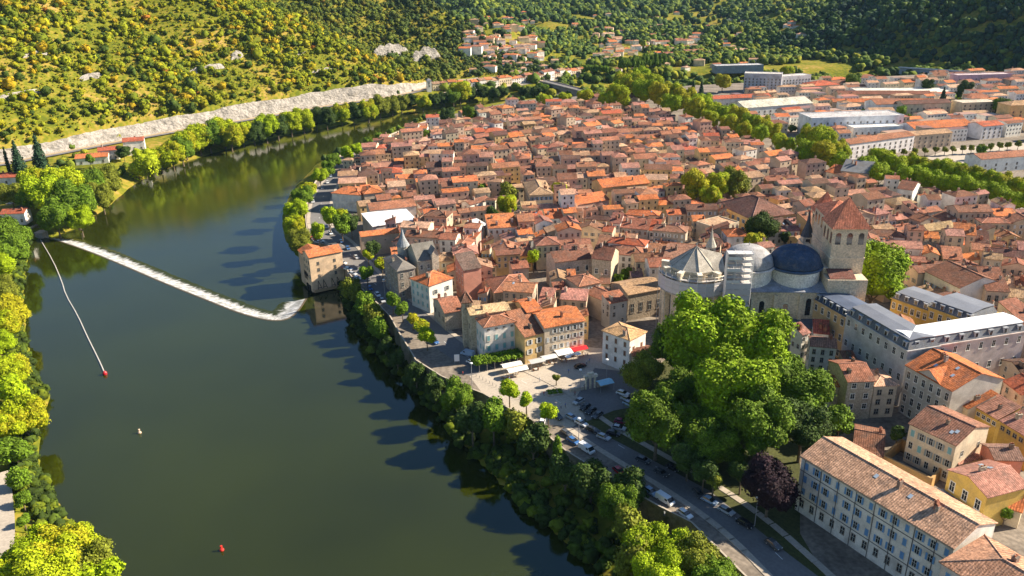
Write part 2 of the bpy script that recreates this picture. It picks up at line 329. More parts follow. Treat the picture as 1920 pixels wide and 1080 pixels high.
# ------------------------------------------------------------------ windows (shared meshes, copied per opening)
def win_mesh(kind, sh=(.3, .4, .6), fr=(.6, .55, .47)):
    b = MB(); w, h = .5, .8
    b.box(-w-.14, -.05, -h-.12, -w, .1, h+.14, 'plaster', fr); b.box(w, -.05, -h-.12, w+.14, .1, h+.14, 'plaster', fr)
    b.box(-w, -.05, h, w, .1, h+.14, 'plaster', fr); b.box(-w-.2, -.12, -h-.2, w+.2, .1, -h, 'plaster', fr)
    if kind == 'closed':
        b.box(-w, -.06, -h, -.02, .05, h, 'paint', sh); b.box(.02, -.06, -h, w, .05, h, 'paint', sh)
    else:
        b.box(-w, -.02, -h, w, .06, h, 'glass'); b.box(-.04, -.04, -h, .04, .0, h, 'paint', (.6, .58, .52)); b.box(-w, -.04, .1, w, .0, .16, 'paint', (.6, .58, .52))
    if kind == 'open':
        b.box(-2*w-.12, -.14, -h, -w-.14, -.07, h, 'paint', sh); b.box(w+.14, -.14, -h, 2*w+.12, -.07, h, 'paint', sh)
    return b.mesh('window')
WM = {'plain': win_mesh('plain'), 'dark': win_mesh('plain', fr=(.25, .21, .17)), 'white': win_mesh('open', (.62, .62, .6)), 'wclosed': win_mesh('closed', (.6, .61, .6)),
      'blue': win_mesh('open', (.12, .27, .50)), 'bclosed': win_mesh('closed', (.12, .27, .50)), 'grey': win_mesh('open', (.25, .28, .28)), 'teal': win_mesh('closed', (.20, .42, .44)),
      'brown': win_mesh('closed', (.16, .07, .04)), 'red': win_mesh('closed', (.35, .06, .05)), 'pale': win_mesh('plain', fr=(.75, .72, .66))}
def place_win(root, w, d, face, along, z, kind='plain', sw=1, sh=1, off=.0):
    o = bpy.data.objects.new('window', WM[kind]); COL.objects.link(o); o.parent = root
    if face == 'F': o.location = (along, -.04-off, z)
    elif face == 'B': o.location = (along, d+.04+off, z); o.rotation_euler = (0, 0, pi)
    elif face == 'L': o.location = (-.04-off, along, z); o.rotation_euler = (0, 0, -pi/2)
    else: o.location = (w+.04+off, along, z); o.rotation_euler = (0, 0, pi/2)
    o.scale = (sw, 1, sh); return o
TC = {'orange': (.50, .165, .065), 'red': (.40, .11, .06), 'brown': (.22, .10, .065), 'dark': (.13, .07, .055), 'pale': (.47, .29, .19), 'tan': (.38, .235, .14), 'rust': (.31, .135, .08), 'pink': (.36, .175, .13)}
WC = {'cream': (.66, .54, .38), 'white': (.78, .73, .66), 'ochre': (.66, .45, .21), 'pink': (.60, .38, .29), 'grey': (.44, .41, .37), 'stone': (.46, .38, .285), 'beige': (.56, .43, .31), 'yellow': (.62, .42, .11), 'rose': (.55, .24, .18)}
RWORD = {'orange': 'bright orange', 'red': 'red', 'brown': 'brown', 'dark': 'dark brown', 'pale': 'pale', 'tan': 'tan', 'rust': 'rust red', 'pink': 'pinkish'}
def vary(c, a=.1): k = 1+random.uniform(-a, a); return tuple(min(.95, x*k*(1+random.uniform(-a, a)*.35)) for x in c)
FOOT = []      # occupied footprints (world polygons)
def occupy(pts): FOOT.append(pts)
ROOTS = {}
def house(name, label, cat, loc, rz, w, d, he, roof='gx', pitch=.34, wall='cream', tile='rust', wm='plaster', rm='roof_tile', wins=(), chim=1, ov=.45, group=None, base=0, sky=0, occ=True, autoch=True):
    wc = WC.get(wall, wall) if isinstance(wall, str) else wall; rc = TC.get(tile, tile) if isinstance(tile, str) else tile
    wc = vary(wc, .1); rc = vary(rc, .2 if not label else .1)
    root = empty(name, loc, rz, label, cat, group)
    b = MB(); z0 = base-.3
    rh = {'gx': d/2, 'gy': w/2, 'hip': min(w, d)/2, 'pyr': min(w, d)/2, 'shed': d, 'flat': 0, 'shedx': w}[roof]*pitch
    P4 = [(0, 0), (w, 0), (w, d), (0, d)]
    def q(i, j, za, zb): b.face([(*P4[i], z0), (*P4[j], z0), (*P4[j], zb), (*P4[i], za)], wm, wc)
    if roof == 'shed': q(0, 1, he, he); b.face([(w, 0, z0), (w, d, z0), (w, d, he+rh), (w, 0, he)], wm, wc); q(2, 3, he+rh, he+rh); b.face([(0, d, z0), (0, 0, z0), (0, 0, he), (0, d, he+rh)], wm, wc)
    elif roof == 'shedx': b.face([(0, 0, z0), (w, 0, z0), (w, 0, he+rh), (0, 0, he)], wm, wc); q(1, 2, he+rh, he+rh); b.face([(w, d, z0), (0, d, z0), (0, d, he), (w, d, he+rh)], wm, wc); q(3, 0, he, he)
    else:
        if roof == 'gy': b.face([(0, 0, z0), (w, 0, z0), (w, 0, he), (w/2, 0, he+rh), (0, 0, he)], wm, wc); b.face([(w, d, z0), (0, d, z0), (0, d, he), (w/2, d, he+rh), (w, d, he)], wm, wc)
        else: q(0, 1, he, he); q(2, 3, he, he)
        if roof == 'gx': b.face([(w, 0, z0), (w, d, z0), (w, d, he), (w, d/2, he+rh), (w, 0, he)], wm, wc); b.face([(0, d, z0), (0, 0, z0), (0, 0, he), (0, d/2, he+rh), (0, d, he)], wm, wc)
        else: q(1, 2, he, he); q(3, 0, he, he)
    b.build('wall', root)
    r = MB(); t = .22; e = ov; s = pitch; zo = he+.03+t; ze = zo-e*s; zr = zo+rh; cap = tuple(min(.8, x*1.25+.05) for x in rc)
    og = min(e, .3)
    def ridge(p, q2): 
        if rm == 'roof_tile': r.tube((p[0], p[1], p[2]+.02), (q2[0], q2[1], q2[2]+.02), .16, rm, cap, 5)
    if roof == 'gx':
        r.slab([(-og, -e, ze), (w+og, -e, ze), (w+og, d/2, zr), (-og, d/2, zr)], t, rm, rc); r.slab([(w+og, d+e, ze), (-og, d+e, ze), (-og, d/2, zr), (w+og, d/2, zr)], t, rm, rc); ridge((-og, d/2, zr), (w+og, d/2, zr))
    elif roof == 'gy':
        r.slab([(-e, d+og, ze), (-e, -og, ze), (w/2, -og, zr), (w/2, d+og, zr)], t, rm, rc); r.slab([(w+e, -og, ze), (w+e, d+og, ze), (w/2, d+og, zr), (w/2, -og, zr)], t, rm, rc); ridge((w/2, -og, zr), (w/2, d+og, zr))
    elif roof in ('hip', 'pyr'):
        a, c2, b2, d2 = (-e, -e, ze), (w+e, -e, ze), (w+e, d+e, ze), (-e, d+e, ze)
        if w >= d: m1 = (d/2, d/2, zr); m2 = (max(w-d/2, d/2+.01), d/2, zr)
        else: m1 = (w/2, w/2, zr); m2 = (w/2, max(d-w/2, w/2+.01), zr)
        if w >= d: r.slab([a, c2, m2, m1], t, rm, rc); r.slab([c2, b2, m2], t, rm, rc); r.slab([b2, d2, m1, m2], t, rm, rc); r.slab([d2, a, m1], t, rm, rc); hips = [(a, m1), (c2, m2), (b2, m2), (d2, m1), (m1, m2)]
        else: r.slab([a, c2, m1], t, rm, rc); r.slab([c2, b2, m2, m1], t, rm, rc); r.slab([b2, d2, m2], t, rm, rc); r.slab([d2, a, m1, m2], t, rm, rc); hips = [(a, m1), (c2, m1), (b2, m2), (d2, m2), (m1, m2)]
        for p_, q_ in hips: ridge(p_, q_)
    elif roof == 'shed': r.slab([(-og, -e, ze), (w+og, -e, ze), (w+og, d+.2, zr+.2*s), (-og, d+.2, zr+.2*s)], t, rm, rc)
    elif roof == 'shedx': r.slab([(-e, -og, ze), (w+.2, -og, zr+.2*s), (w+.2, d+og, zr+.2*s), (-e, d+og, ze)], t, rm, rc)
    else:
        r.box(.3, .3, he-.4, w-.3, d-.3, he-.1, rm, rc)
        for bx in ((0, 0, w, .3), (0, d-.3, w, d), (0, .3, .3, d-.3), (w-.3, .3, w, d-.3)): r.box(bx[0], bx[1], he+.002, bx[2], bx[3], he+.35, wm, wc)
    ro = r.build('roof', root)
    def rz_at(x, y):
        if roof == 'gx': return zo+(d/2-abs(y-d/2))*s
        if roof == 'gy': return zo+(w/2-abs(x-w/2))*s
        if roof == 'shed': return zo+y*s
        if roof == 'shedx': return zo+x*s
        if roof == 'flat': return he
        return zo+min(x, w-x, y, d-y)*s
    for k in range(chim):
        cx = random.uniform(.12, .88)*w; cy = random.uniform(.2, .8)*d; z = rz_at(cx, cy); c = MB(); cw = random.uniform(.3, .5); cl = random.uniform(.35, .9); hh = random.uniform(.9, 1.7); cc = vary(random.choice([(.32, .14, .09), (.4, .33, .26), (.22, .17, .13)]), .15)
        c.box(cx-cw, cy-cl, z-.9, cx+cw, cy+cl, z+hh, 'stone_wall', cc); c.box(cx-cw-.08, cy-cl-.08, z+hh, cx+cw+.08, cy+cl+.08, z+hh+.12, 'stone_wall', tuple(x*.8 for x in cc))
        for q_ in (-.5, .5): c.box(cx-.15, cy+cl*q_-.15, z+hh+.12, cx+.15, cy+cl*q_+.15, z+hh+.5, 'stone_wall', (.35, .15, .09))
        co = c.build('chimney', ro)
    for k in range(sky):
        cx = random.uniform(.15, .8)*w; cy = random.uniform(.12, .4)*d
        if roof == 'gy': cx, cy = random.uniform(.1, .35)*w, random.uniform(.15, .8)*d
        c = MB(); dz = .12
        ps = [(cx, cy), (cx+.8, cy), (cx+.8, cy+1.1), (cx, cy+1.1)]; c.slab([(x, y, rz_at(x, y)+dz) for x, y in ps], .2, 'paint', (.35, .42, .5))
        c.build('skylight', ro)
    for ws in wins:
        face, cols, rowsz = ws[0], ws[1], ws[2]; kinds = ws[3] if len(ws) > 3 else 'plain'; sw = ws[4] if len(ws) > 4 else 1; sh = ws[5] if len(ws) > 5 else 1
        kinds = [kinds] if isinstance(kinds, str) else kinds
        L_ = w if face in 'FB' else d
        for z in rowsz:
            for i in range(cols):
                if len(kinds) > 1 and random.random() < .08: continue
                place_win(root, w, d, face, L_*(i+.5)/cols, z, random.choice(kinds), sw, sh*(.6 if z > he-1.3 else 1))
    ca, sa = cos(rz), sin(rz)
    if occ: occupy([(loc[0]+x*ca-y*sa, loc[1]+x*sa+y*ca) for x, y in P4])
    root['_dim'] = (w, d, he); ROOTS[root.name] = (loc[0]+w/2*ca-d/2*sa, loc[1]+w/2*sa+d/2*ca, loc[2]+he)
    return root
# by picture: A near eave corner, B other end of the front eave, C a point fixing the depth; ze = absolute eave height
def rect(A, B, C, ze):
    a = np.array(P(*A, ze)); b = np.array(P(*B, ze)); u = (b-a); w = np.linalg.norm(u); u /= w; n = np.array([-u[1], u[0]])
    d = float((np.array(P(*C, ze))-a)@n) if isinstance(C, tuple) else float(C)
    return a, w, d, atan2(u[1], u[0])
HAND = []
def ph(label, A, B, C, ze, g=10, name='house', cat='house', **kw):
    a, w, d, rz = rect(A, B, C, ze); d = abs(d)
    o = house(name, label, cat, (a[0], a[1], g), rz, w, d, ze-g, **kw); HAND.append(o); return o, w, d
def floors(he, n, top=1.4, bot=1.6): return [bot+(he-top-bot)*i/max(1, n-1) for i in range(n)]
# ---------------- mill
mil, w, d = ph('tall peach watermill with orange roof standing in the river beside the weir', (579, 483), (641, 471), 9.5, 17, g=0, name='watermill', cat='mill', wall=(.80, .56, .36), tile='orange', roof='gx', pitch=.4, chim=0, wins=[('F', 2, (7.2, 10.3, 13.4), 'dark', .9, .8), ('L', 3, (7, 10.5, 14), 'dark', .9, .9)])
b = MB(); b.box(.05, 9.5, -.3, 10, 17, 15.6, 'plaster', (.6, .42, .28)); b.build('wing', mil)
b = MB(); b.slab([(-.3, 17.4, 15.8), (-.3, 9.6, 15.8), (5, 9.6, 18), (5, 17.4, 18)], .25, 'roof_tile', TC['orange']); b.slab([(10.3, 9.6, 15.8), (10.3, 17.4, 15.8), (5, 17.4, 18), (5, 9.6, 18)], .25, 'roof_tile', TC['orange']); b.build('wing_roof', mil)
b = MB()   # sluice machinery: racks, A-frames, walkway along the near face
for x in (3, 5.6, 9.6, 12.2):
    b.tube((x-1.1, -2.6, .8), (x, -.2, 5), .12, 'rubber', (0, 0, 0)); b.tube((x+1.1, -2.6, .8), (x, -.2, 5), .12, 'rubber', (0, 0, 0)); b.tube((x-.8, -1.9, 2.1), (x+.8, -1.9, 2.1), .1, 'rubber', (0, 0, 0))
b.box(0, -3.2, .5, w, -1.2, .8, 'paint', (.5, .33, .18)); b.box(0, -3.2, .8, w, -3.1, 1.8, 'paint', (.45, .3, .17)); b.build('sluice_gear', mil)
b = MB(); b.box(-.6, 5, 6.5, -.1, 9, 7.2, 'rubber'); 
for y in (5.2, 6.4, 7.6, 8.8): b.tube((-.4, y, 4.5), (-.4, y, 8.4), .12, 'rubber', (0, 0, 0))
b.build('balcony', mil)
for i in range(2):
    b = MB(); b.box(-.6, 2+i*3.4, -.5, -.02, 3.8+i*3.4, 2.4, 'rubber'); b.build('water_arch', mil)
# ---------------- long shutters house, bottom right
A1 = (1504, 855)
big, w, d = ph('long pale building with blue shutters and a huge tan tiled roof beside the purple tree', (1504, 855), (1789, 1027), 15.0, 26, name='shuttered_building', cat='building', wall=(.66, .60, .54), tile=(.46, .27, .165), roof='gx', pitch=.36, chim=4, sky=2,
   wins=[('L', 3, (4.5, 8.5, 12.5), 'blue', 1.1, 1.2)])
print('BIG', w, d)
zr_ = [3.0, 6.6, 10.2, 13.9]
ncol = int(w/2.9)
for i in range(ncol):
    x = (i+.6)*w/ncol
    for j, z in enumerate(zr_): place_win(big, w, d, 'F', x, z, ('blue' if (i % 3) else 'bclosed') if j else 'dark', .95, 1.15)
b = MB()
for z in (4.9, 12.1): b.box(-.08, -.09, z-.1, w, -.005, z+.1, 'paint', (.12, .11, .11))
b.box(-.3, -.6, 15.7, w+.3, -.02, 15.95, 'paint', (.35, .28, .2)); b.build('cornice', big)
b = MB()
for i in range(8): x = w*(i+.25)/8; b.tube((x, -.14, -.2), (x, -.14, 15.7), .09, 'paint', (.1, .09, .09))
b.build('drainpipe', big)
hp = P(1768, 1040, 26)
house('corner_building', 'hip roofed corner block closing the lower end of the long blue shuttered building', 'building', (hp[0]-1.5, hp[1]-2.5, 10), math.atan2(*(np.array(P(1789,1027,26))-np.array(P(1504,855,26)))[::-1]), 24, 15, 16.2, 'hip', .36, (.60, .54, .47), (.44, .25, .15), chim=3, wins=[('F', 7, zr_, 'bclosed', 1, 1.1)])
# ---------------- monastery-like grey roofed complex
def mans(label, A, B, C, ze, top, wall, mcol=(.14, .15, .17), rcol=(.24, .25, .28), nd=6, wk='plain', rowsn=3, cols=7, name='mansard_wing', tm='zinc', sides='F', g=10):
    a, w, d, rz = rect(A, B, C, ze); d = abs(d); he = ze-g; root = empty(name, (a[0], a[1], g), rz, label, 'building'); occupy([(a[0]+x*cos(rz)-y*sin(rz), a[1]+x*sin(rz)+y*cos(rz)) for x, y in ((0, 0), (w, 0), (w, d), (0, d))])
    b = MB(); b.box(0, 0, -.3, w, d, he, 'plaster', wall); b.build('wall', root)
    c = MB(); c.box(-.35, -.35, he+.003, w+.35, d+.35, he+.3, 'plaster', tuple(x*1.05 for x in wall)); c.build('cornice', root)
    s = 1.3; r = MB(); z1 = he+.3; z2 = he+.3+top
    lo_ = [(0, 0, z1), (w, 0, z1), (w, d, z1), (0, d, z1)]; hi = [(s, s, z2), (w-s, s, z2), (w-s, d-s, z2), (s, d-s, z2)]
    for i in range(4): r.face([lo_[i], lo_[(i+1) % 4], hi[(i+1) % 4], hi[i]], 'slate', mcol)
    ro = r.build('mansard', root)
    r = MB(); o = s-.3; zt = z2+.003; r.slab([(o, o, zt+.25), (w-o, o, zt+.25), (w-o, d/2, zt+.7), (o, d/2, zt+.7)], .24, tm, rcol); r.slab([(w-o, d-o, zt+.25), (o, d-o, zt+.25), (o, d/2, zt+.7), (w-o, d/2, zt+.7)], .24, tm, rcol); r.build('roof', root)
    for side in sides:
        Ls = w if side in 'FB' else d
        n = max(2, int(nd*Ls/w)) if side in 'FB' else max(2, int(Ls/4))
        for i in range(n):
            x = Ls*(i+.5)/n; dm = MB(); dm.box(-.7, .25, z1+.2, .7, 1.9, z1+2.1, 'plaster', (.55, .55, .55)); dm.box(-.85, .1, z1+2.1, .85, 2.0, z1+2.25, 'zinc', (.4, .42, .45)); dm.box(-.45, .18, z1+.5, .45, .249, z1+1.8, 'glass')
            o = dm.build('dormer', ro)
            if side == 'F': o.location = (x, 0, 0)
            elif side == 'L': o.location = (0, x, 0); o.rotation_euler = (0, 0, -pi/2)
            elif side == 'R': o.location = (w, x, 0); o.rotation_euler = (0, 0, pi/2)
            else: o.location = (x, d, 0); o.rotation_euler = (0, 0, pi)
        nc = cols if side in 'FB' else max(2, int(Ls/4))
        for z in floors(he, rowsn, 2.2, 2.2):
            for i in range(nc): place_win(root, w, d, side, Ls*(i+.5)/nc, z, wk, 1.15, 1.35)
    ROOTS[root.name] = (a[0], a[1], ze); HAND.append(root)
    return root, w, d, rz, a
mans('long grey roofed wing with white dormers, its shaded facade above the small brown roofs', (1587, 590), (1702, 659), 11.5, 29, 2.6, (.52, .50, .49), rcol=(.20, .21, .24), cols=8, nd=7, wk='pale')
mans('big white roofed wing with rows of tall windows above the orange roofed corner house', (1705, 657), (1925, 622), 10.0, 29, 2.6, (.56, .46, .42), rcol=(.85, .85, .85), cols=9, nd=8, wk='pale', tm='paint', sides='F')
mans('yellow courtyard wing with arched white dormers and flat grey roof', (1741, 577), (1822, 606), 15.0, 27, 2.4, WC['yellow'], rcol=(.22, .23, .26), cols=5, nd=5, wk='pale', sides='F')
mans('yellow wing with grey roof behind the bright green tree', (1672, 560), (1742, 585), 12.0, 25, 2.2, WC['yellow'], rcol=(.22, .23, .26), cols=6, nd=4, wk='pale', sides='F')
mans('narrow orange walled wing with dark blue roof next to the cathedral side', (1526, 562), (1587, 597), (1557, 543), 26, 2.2, (.62, .43, .22), mcol=(.06, .08, .13), rcol=(.12, .15, .22), cols=5, nd=5, wk='pale')
# ---------------- pediment house
pd, w, d = ph('four storey grey house with bright orange roof, skylights and a triangular pediment', (1700, 685), (1786, 733), (1762, 650), 26, wall=(.50, .44, .40), tile='orange', roof='gx', pitch=.38, chim=2, sky=3, wins=[('F', 6, (1.8, 5.6, 9.6, 13.4), 'pale', 1.1, 1.4), ('R', 1, (8,), 'plain')])
b = MB(); x = w*.5; b.face([(x-4.2, -.12, 16.1), (x+4.2, -.12, 16.1), (x, -.12, 18.6)], 'plaster', (.55, .48, .42)); b.face([(x-4.2, -.12, 16.1), (x, -.12, 18.6), (x, 3, 18.6)], 'roof_tile', TC['orange']); b.slab([(x-4.6, -.5, 16), (x, -.5, 18.75), (x, 7, 18.75), (x-4.6, 0, 16)][::1], .15, 'roof_tile', TC['orange']); b.slab([(x, -.5, 18.75), (x+4.6, -.5, 16), (x+4.6, 0, 16), (x, 7, 18.75)], .15, 'roof_tile', TC['orange']); b.build('pediment', pd)
ph('cream four storey house with mottled brown roof and two skylights behind the walled courtyard', (1706, 794), (1793, 835), (1755, 757), 22, wall='cream', tile=(.26, .13, .085), roof='gx', chim=1, sky=2, wins=[('F', 5, (2.2, 5.8, 9.6), ['grey', 'teal', 'plain'], 1, 1.2), ('R', 2, (4, 8), 'plain')])
ybd, w, d = ph('yellow house with balcony and arched windows under a pinkish roof near the garden', (1779, 882), (1851, 932), (1860, 868), 20, wall='yellow', tile='pink', roof='gy', chim=1, sky=3, wins=[('F', 3, (2, 6.5), 'pale', 1.3, 1.6)])
b = MB(); b.box(-.5, -2, 3.9, w+.5, -.01, 4.2, 'zinc', (.3, .3, .33)); b.box(-.5, -2, 4.2, w+.5, -1.9, 5.1, 'zinc', (.3, .3, .33)); b.build('balcony', ybd)
ph('small house with orange ribbed roof wedged behind the pediment house', (1787, 748), (1816, 766), (1818, 729), 20, wall='cream', tile='orange', roof='shed', wins=[('F', 2, (6,), 'plain')])
ph('long low yellow house with pinkish roof and row of small square windows', (1823, 758), (1871, 786), (1850, 743), 20, wall='yellow', tile='pink', roof='shed', pitch=.3, wins=[('F', 5, (8.2,), 'pale', 1, .7)])
ph('second yellow house with pinkish roof at the picture edge, joined to its twin', (1877, 789), (1935, 825), (1908, 772), 20, wall='yellow', tile='pink', roof='shed', pitch=.3, wins=[('F', 5, (8.2,), 'dark', 1, .7)])
ph('purple brown roofed house with rose side wall between the cream and yellow houses', (1841, 833), (1866, 862), (1872, 812), 18, wall='rose', tile=(.24, .14, .11), roof='gy', wins=[])
ph('low pink hip roofed annex beside the yellow balcony house', (1778, 858), (1797, 870), (1822, 846), 15, wall='cream', tile='pink', roof='hip', chim=0)
ph('low building with white ridge line between the long tan roof and the courtyard', (1600, 845), (1655, 856), (1655, 806), 15, wall='cream', tile='brown', roof='gx', chim=1)
ph('low house with bright red tiles in the lower corner of the garden', (1870, 945), (1915, 960), 14, 15, wall='cream', tile='orange', roof='gx', chim=1)
# walled court
c0 = [P(1655, 862, 12), P(1745, 905, 12), P(1768, 880, 12), P(1690, 832, 12)]
cw = empty('courtyard_wall', (0, 0, 0), 0, 'high ochre wall round a small courtyard beyond the long tan roof', 'wall'); b = MB()
for i in range(4):
    p, q = c0[i], c0[(i+1) % 4]; a = atan2(q[1]-p[1], q[0]-p[0]); l = hypot(q[0]-p[0], q[1]-p[1]); cx, cy = (p[0]+q[0])/2, (p[1]+q[1])/2
    b.box(cx-l/2, cy-.3, 9.5, cx+l/2, cy+.3, 13.5+.02*i, 'plaster', (.5, .3, .12), a, (cx, cy))
b.build('wall', cw); occupy(c0)
# ---------------- shaded-square houses
ph('brown tiled stone house with tall windows facing the small shaded square', (1590, 716), (1640, 714), (1622, 674), 23, wall='stone', wm='stone_wall', tile='rust', roof='gx', chim=2, wins=[('F', 2, (4.5, 8.0, 11.6), 'pale', 1.2, 1)])
ph('half timbered pale house with light tiled roof at the corner of the shaded square', (1640, 724), (1683, 722), (1636, 692), 21, wall='cream', tile='pale', roof='hip', chim=1, wins=[('F', 2, (2.2, 5.5, 8.8), 'dark', 1.1, 1)])
ph('lower stone house with terracotta roof between the park trees and the shaded square', (1545, 726), (1589, 723), (1537, 702), 19, wall='stone', wm='stone_wall', tile='orange', roof='gx', chim=1, wins=[('F', 2, (3, 6.5), 'wclosed', 1, 1)])
# ---------------- plaza row
ph('big pale stone house with hip roof and turquoise shutters above the vine pergola', (908, 614), (967, 603), (886, 598), 23.5, wall='white', tile='rust', roof='hip', chim=1, wins=[('F', 4, (12.3,), 'dark', .8, .6), ('F', 4, (9, 5.2), 'teal', 1, 1.2), ('L', 3, (4.5, 9), 'teal', 1, 1.1)])
ph('narrow apricot house with low orange roof beside the square, second of the cafe row', (984, 632), (1019, 623), (966, 603), 20.5, wall='ochre', tile='rust', roof='shed', chim=1, wins=[('F', 2, (4.4, 8), 'white', 1, 1.1)])
ph('tall cream house with wide orange roof and white shutters, end of the cafe row', (1021, 615), (1096, 601), (1003, 584), 22.5, wall='cream', tile='orange', roof='gx', pitch=.3, chim=1, wins=[('F', 6, (4.5, 7.6, 10.7), ['white', 'wclosed', 'white'], .85, 1)])
ph('beige tiled long house with flat slope behind the turquoise shuttered house', (882, 591), (956, 581), (876, 576), 25, wall='stone', wm='stone_wall', tile=(.55, .38, .22), roof='gx', pitch=.25, chim=1, wins=[('L', 2, (5, 10), 'dark')])
ph('dark tiled house between the beige roof and the orange roof', (957, 597), (985, 592), (948, 568), 22, wall='stone', tile=(.34, .2, .1), roof='gx', pitch=.3)
ph('orange tiled house in the middle of the block behind the cafe row', (988, 586), (1015, 580), (977, 562), 24.5, wall='ochre', tile='orange', roof='gx', pitch=.3, chim=1)
tt = P(875, 577, 26); house('tower_house', 'slim square bell turret with pointed tiled roof beside the beige roof', 'tower', (tt[0]-1.5, tt[1], 10), .2, 3.4, 3.4, 18.5, 'pyr', 1.7, 'stone', 'brown', wm='stone_wall', chim=0, wins=[('F', 1, (16.8,), 'dark', 1.2, 1.6), ('L', 1, (16.8,), 'dark', 1.2, 1.6)])
ph('square white house with low pyramid roof standing by the quay road', (804, 536), (848, 521), (781, 518), 22, wall='white', tile='orange', roof='pyr', pitch=.42, chim=1, wins=[('F', 2, (3.5, 8.5), 'grey', 1, 1.1), ('L', 4, (3, 6.5, 9.8), 'teal', .9, 1)])
ph('stone house with rust tiled roof between the pyramid roof and the bell turret', (834, 587), (868, 581), (818, 560), 17.5, wall='stone', wm='stone_wall', tile='rust', roof='gx', chim=2, wins=[('L', 3, (4,), 'dark')])
ph('white house with arched gateway and pale brown roof on the square', (1181, 638), (1211, 622), (1142, 614), 22.5, wall='white', tile=(.48, .31, .15), roof='hip', chim=1, wins=[('F', 2, (4.5, 8.5), 'brown', 1, 1.1), ('L', 3, (3.5, 7, 10.3), 'brown', .9, 1.1)])
ph('low brown roofed annex leaning on the arched white house', (1187, 668), (1225, 665), (1195, 650), 17, wall='cream', tile='brown', roof='gx', chim=0)
# ---------------- chateau by the quay
cs, w, d = ph('grey stone mansion with slate roofs, tall windows and round corner turret', (745, 508), (778, 502), (729, 482), 23.5, name='stone_mansion', cat='mansion', wall=(.30, .26, .21), wm='stone_wall', tile=(.17, .155, .135), rm='slate', roof='hip', pitch=.55, chim=2, wins=[('F', 2, (3, 7, 11), 'plain', .9, 1.2), ('L', 4, (3, 7, 11), 'plain', .9, 1.2)])
b = MB(); b.lathe(w+2, d+2, [(2.6, -.3), (2.6, 17)], 14, 'stone_wall', (.5, .45, .38)); b.lathe(w+2, d+2, [(3, 17), (1.2, 20.5), (.01, 25)], 14, 'slate', (.27, .29, .31)); b.build('turret', cs)
cs2, w, d = ph('slate roofed stone wing with gabled dormers adjoining the mansion', (783, 490), (822, 484), (776, 466), 25, name='stone_mansion', cat='mansion', wall=(.50, .43, .34), wm='stone_wall', tile=(.19, .18, .15), rm='slate', roof='gx', pitch=.6, chim=1, wins=[('F', 3, (4, 8, 12), 'pale', .9, 1.2)])
b = MB(); b.box(w-3.2, -1.2, 0, w-.2, 1, 17.5, 'stone_wall', (.55, .47, .36)); b.face([(w-3.2, -1.2, 17.5), (w-.2, -1.2, 17.5), (w-1.7, -1.2, 20)], 'stone_wall', (.55, .47, .36)); b.slab([(w-3.5, -1.4, 17.3), (w-1.7, -1.4, 20.2), (w-1.7, 4, 20.2), (w-3.5, 4, 17.3)], .2, 'slate', (.2, .2, .2)); b.slab([(w-1.7, -1.4, 20.2), (w+.1, -1.4, 17.3), (w+.1, 4, 17.3), (w-1.7, 4, 20.2)], .2, 'slate', (.2, .2, .2)); b.build('gabled_bay', cs2)
ph('rose walled narrow house with dark roof and red shutters next to the mansion', (869, 507), (902, 501), 9.0, 24, wall='rose', tile=(.15, .10, .08), roof='shed', pitch=.45, chim=0, wins=[('L', 3, (4, 8, 12), 'red', .9, 1.1)])
ph('wide hip roofed hall with ribbed terracotta tiles behind the bell turret', (927, 549), (1000, 540), (911, 522), 18, wall='stone', wm='stone_wall', tile=(.30, .13, .08), roof='hip', pitch=.4, chim=2, wins=[('F', 4, (4,), 'dark')])
ph('stone house with grey shuttered windows and small hip roof near the orange cafe house', (1086, 537), (1127, 529), (1063, 520), 22, wall='stone', wm='stone_wall', tile='rust', roof='hip', chim=1, wins=[('F', 3, (3, 6.6, 10), 'white', .8, 1)])
ph('long stone palace with large cross windows and brown roof', (1041, 492), (1109, 484), (1044, 473), 23.5, wall=(.52, .42, .32), wm='stone_wall', tile='brown', roof='gx', pitch=.42, chim=2, wins=[('F', 4, (4, 9.5), 'pale', 1.1, 1.3)])
ph('steep roofed block ending the stone palace', (1110, 484), (1146, 488), (1116, 465), 25.5, wall=(.52, .42, .32), wm='stone_wall', tile='brown', roof='gx', pitch=.55, chim=1, wins=[('F', 2, (5, 10), 'pale', 1.2, 1.3)])
cl_, w, d = ph('long stone chapel range with low tan roof leading to the cathedral', (1178, 553), (1244, 541), (1168, 527), 21, wall=(.36, .29, .22), wm='stone_wall', tile='tan', roof='gx', pitch=.3, chim=0, wins=[('F', 4, (5,), 'dark', 1.3, 2.2)])
ph('brown tiled gable house beside the stone chapel range', (1128, 562), (1160, 551), (1117, 541), 19, wall='stone', tile='rust', roof='gy', chim=1)
# ---------------- upstream quay
wh, w, d = ph('long hall with brown tiled roof standing over the white roof', (694, 395), (780, 386), (692, 382), 22, name='hall', cat='hall', wall=(.58, .48, .42), tile='rust', roof='gx', pitch=.3, chim=0)
ph('flat roofed shed with bright white corrugated roof below the long hall', (699, 425), (780, 412), (694, 406), 19, name='shed', cat='shed', wall=(.5, .45, .4), tile=(.8, .8, .78), rm='paint', roof='shed', pitch=.12, chim=0)
ph('beige block with thin orange roof and blank side wall near the mill', (677, 444), (748, 436), (669, 436), 20, wall='beige', tile='orange', roof='gx', pitch=.3, chim=0, wins=[('F', 4, (7.2,), 'dark', .5, .3)])
ph('white gabled house with blue shutters in the middle of the roofs', (881, 384), (919, 374), (878, 376), 19.5, wall='white', tile='brown', roof='gx', chim=1, wins=[('F', 3, (3.5, 7), 'bclosed', .9, 1)])
ph('corner house with many windows and orange hip roof facing the quay trees', (683, 364), (718, 360), (676, 352), 21, wall='beige', tile='orange', roof='hip', chim=1, wins=[('F', 6, (3.5, 7), 'brown', .8, 1)])
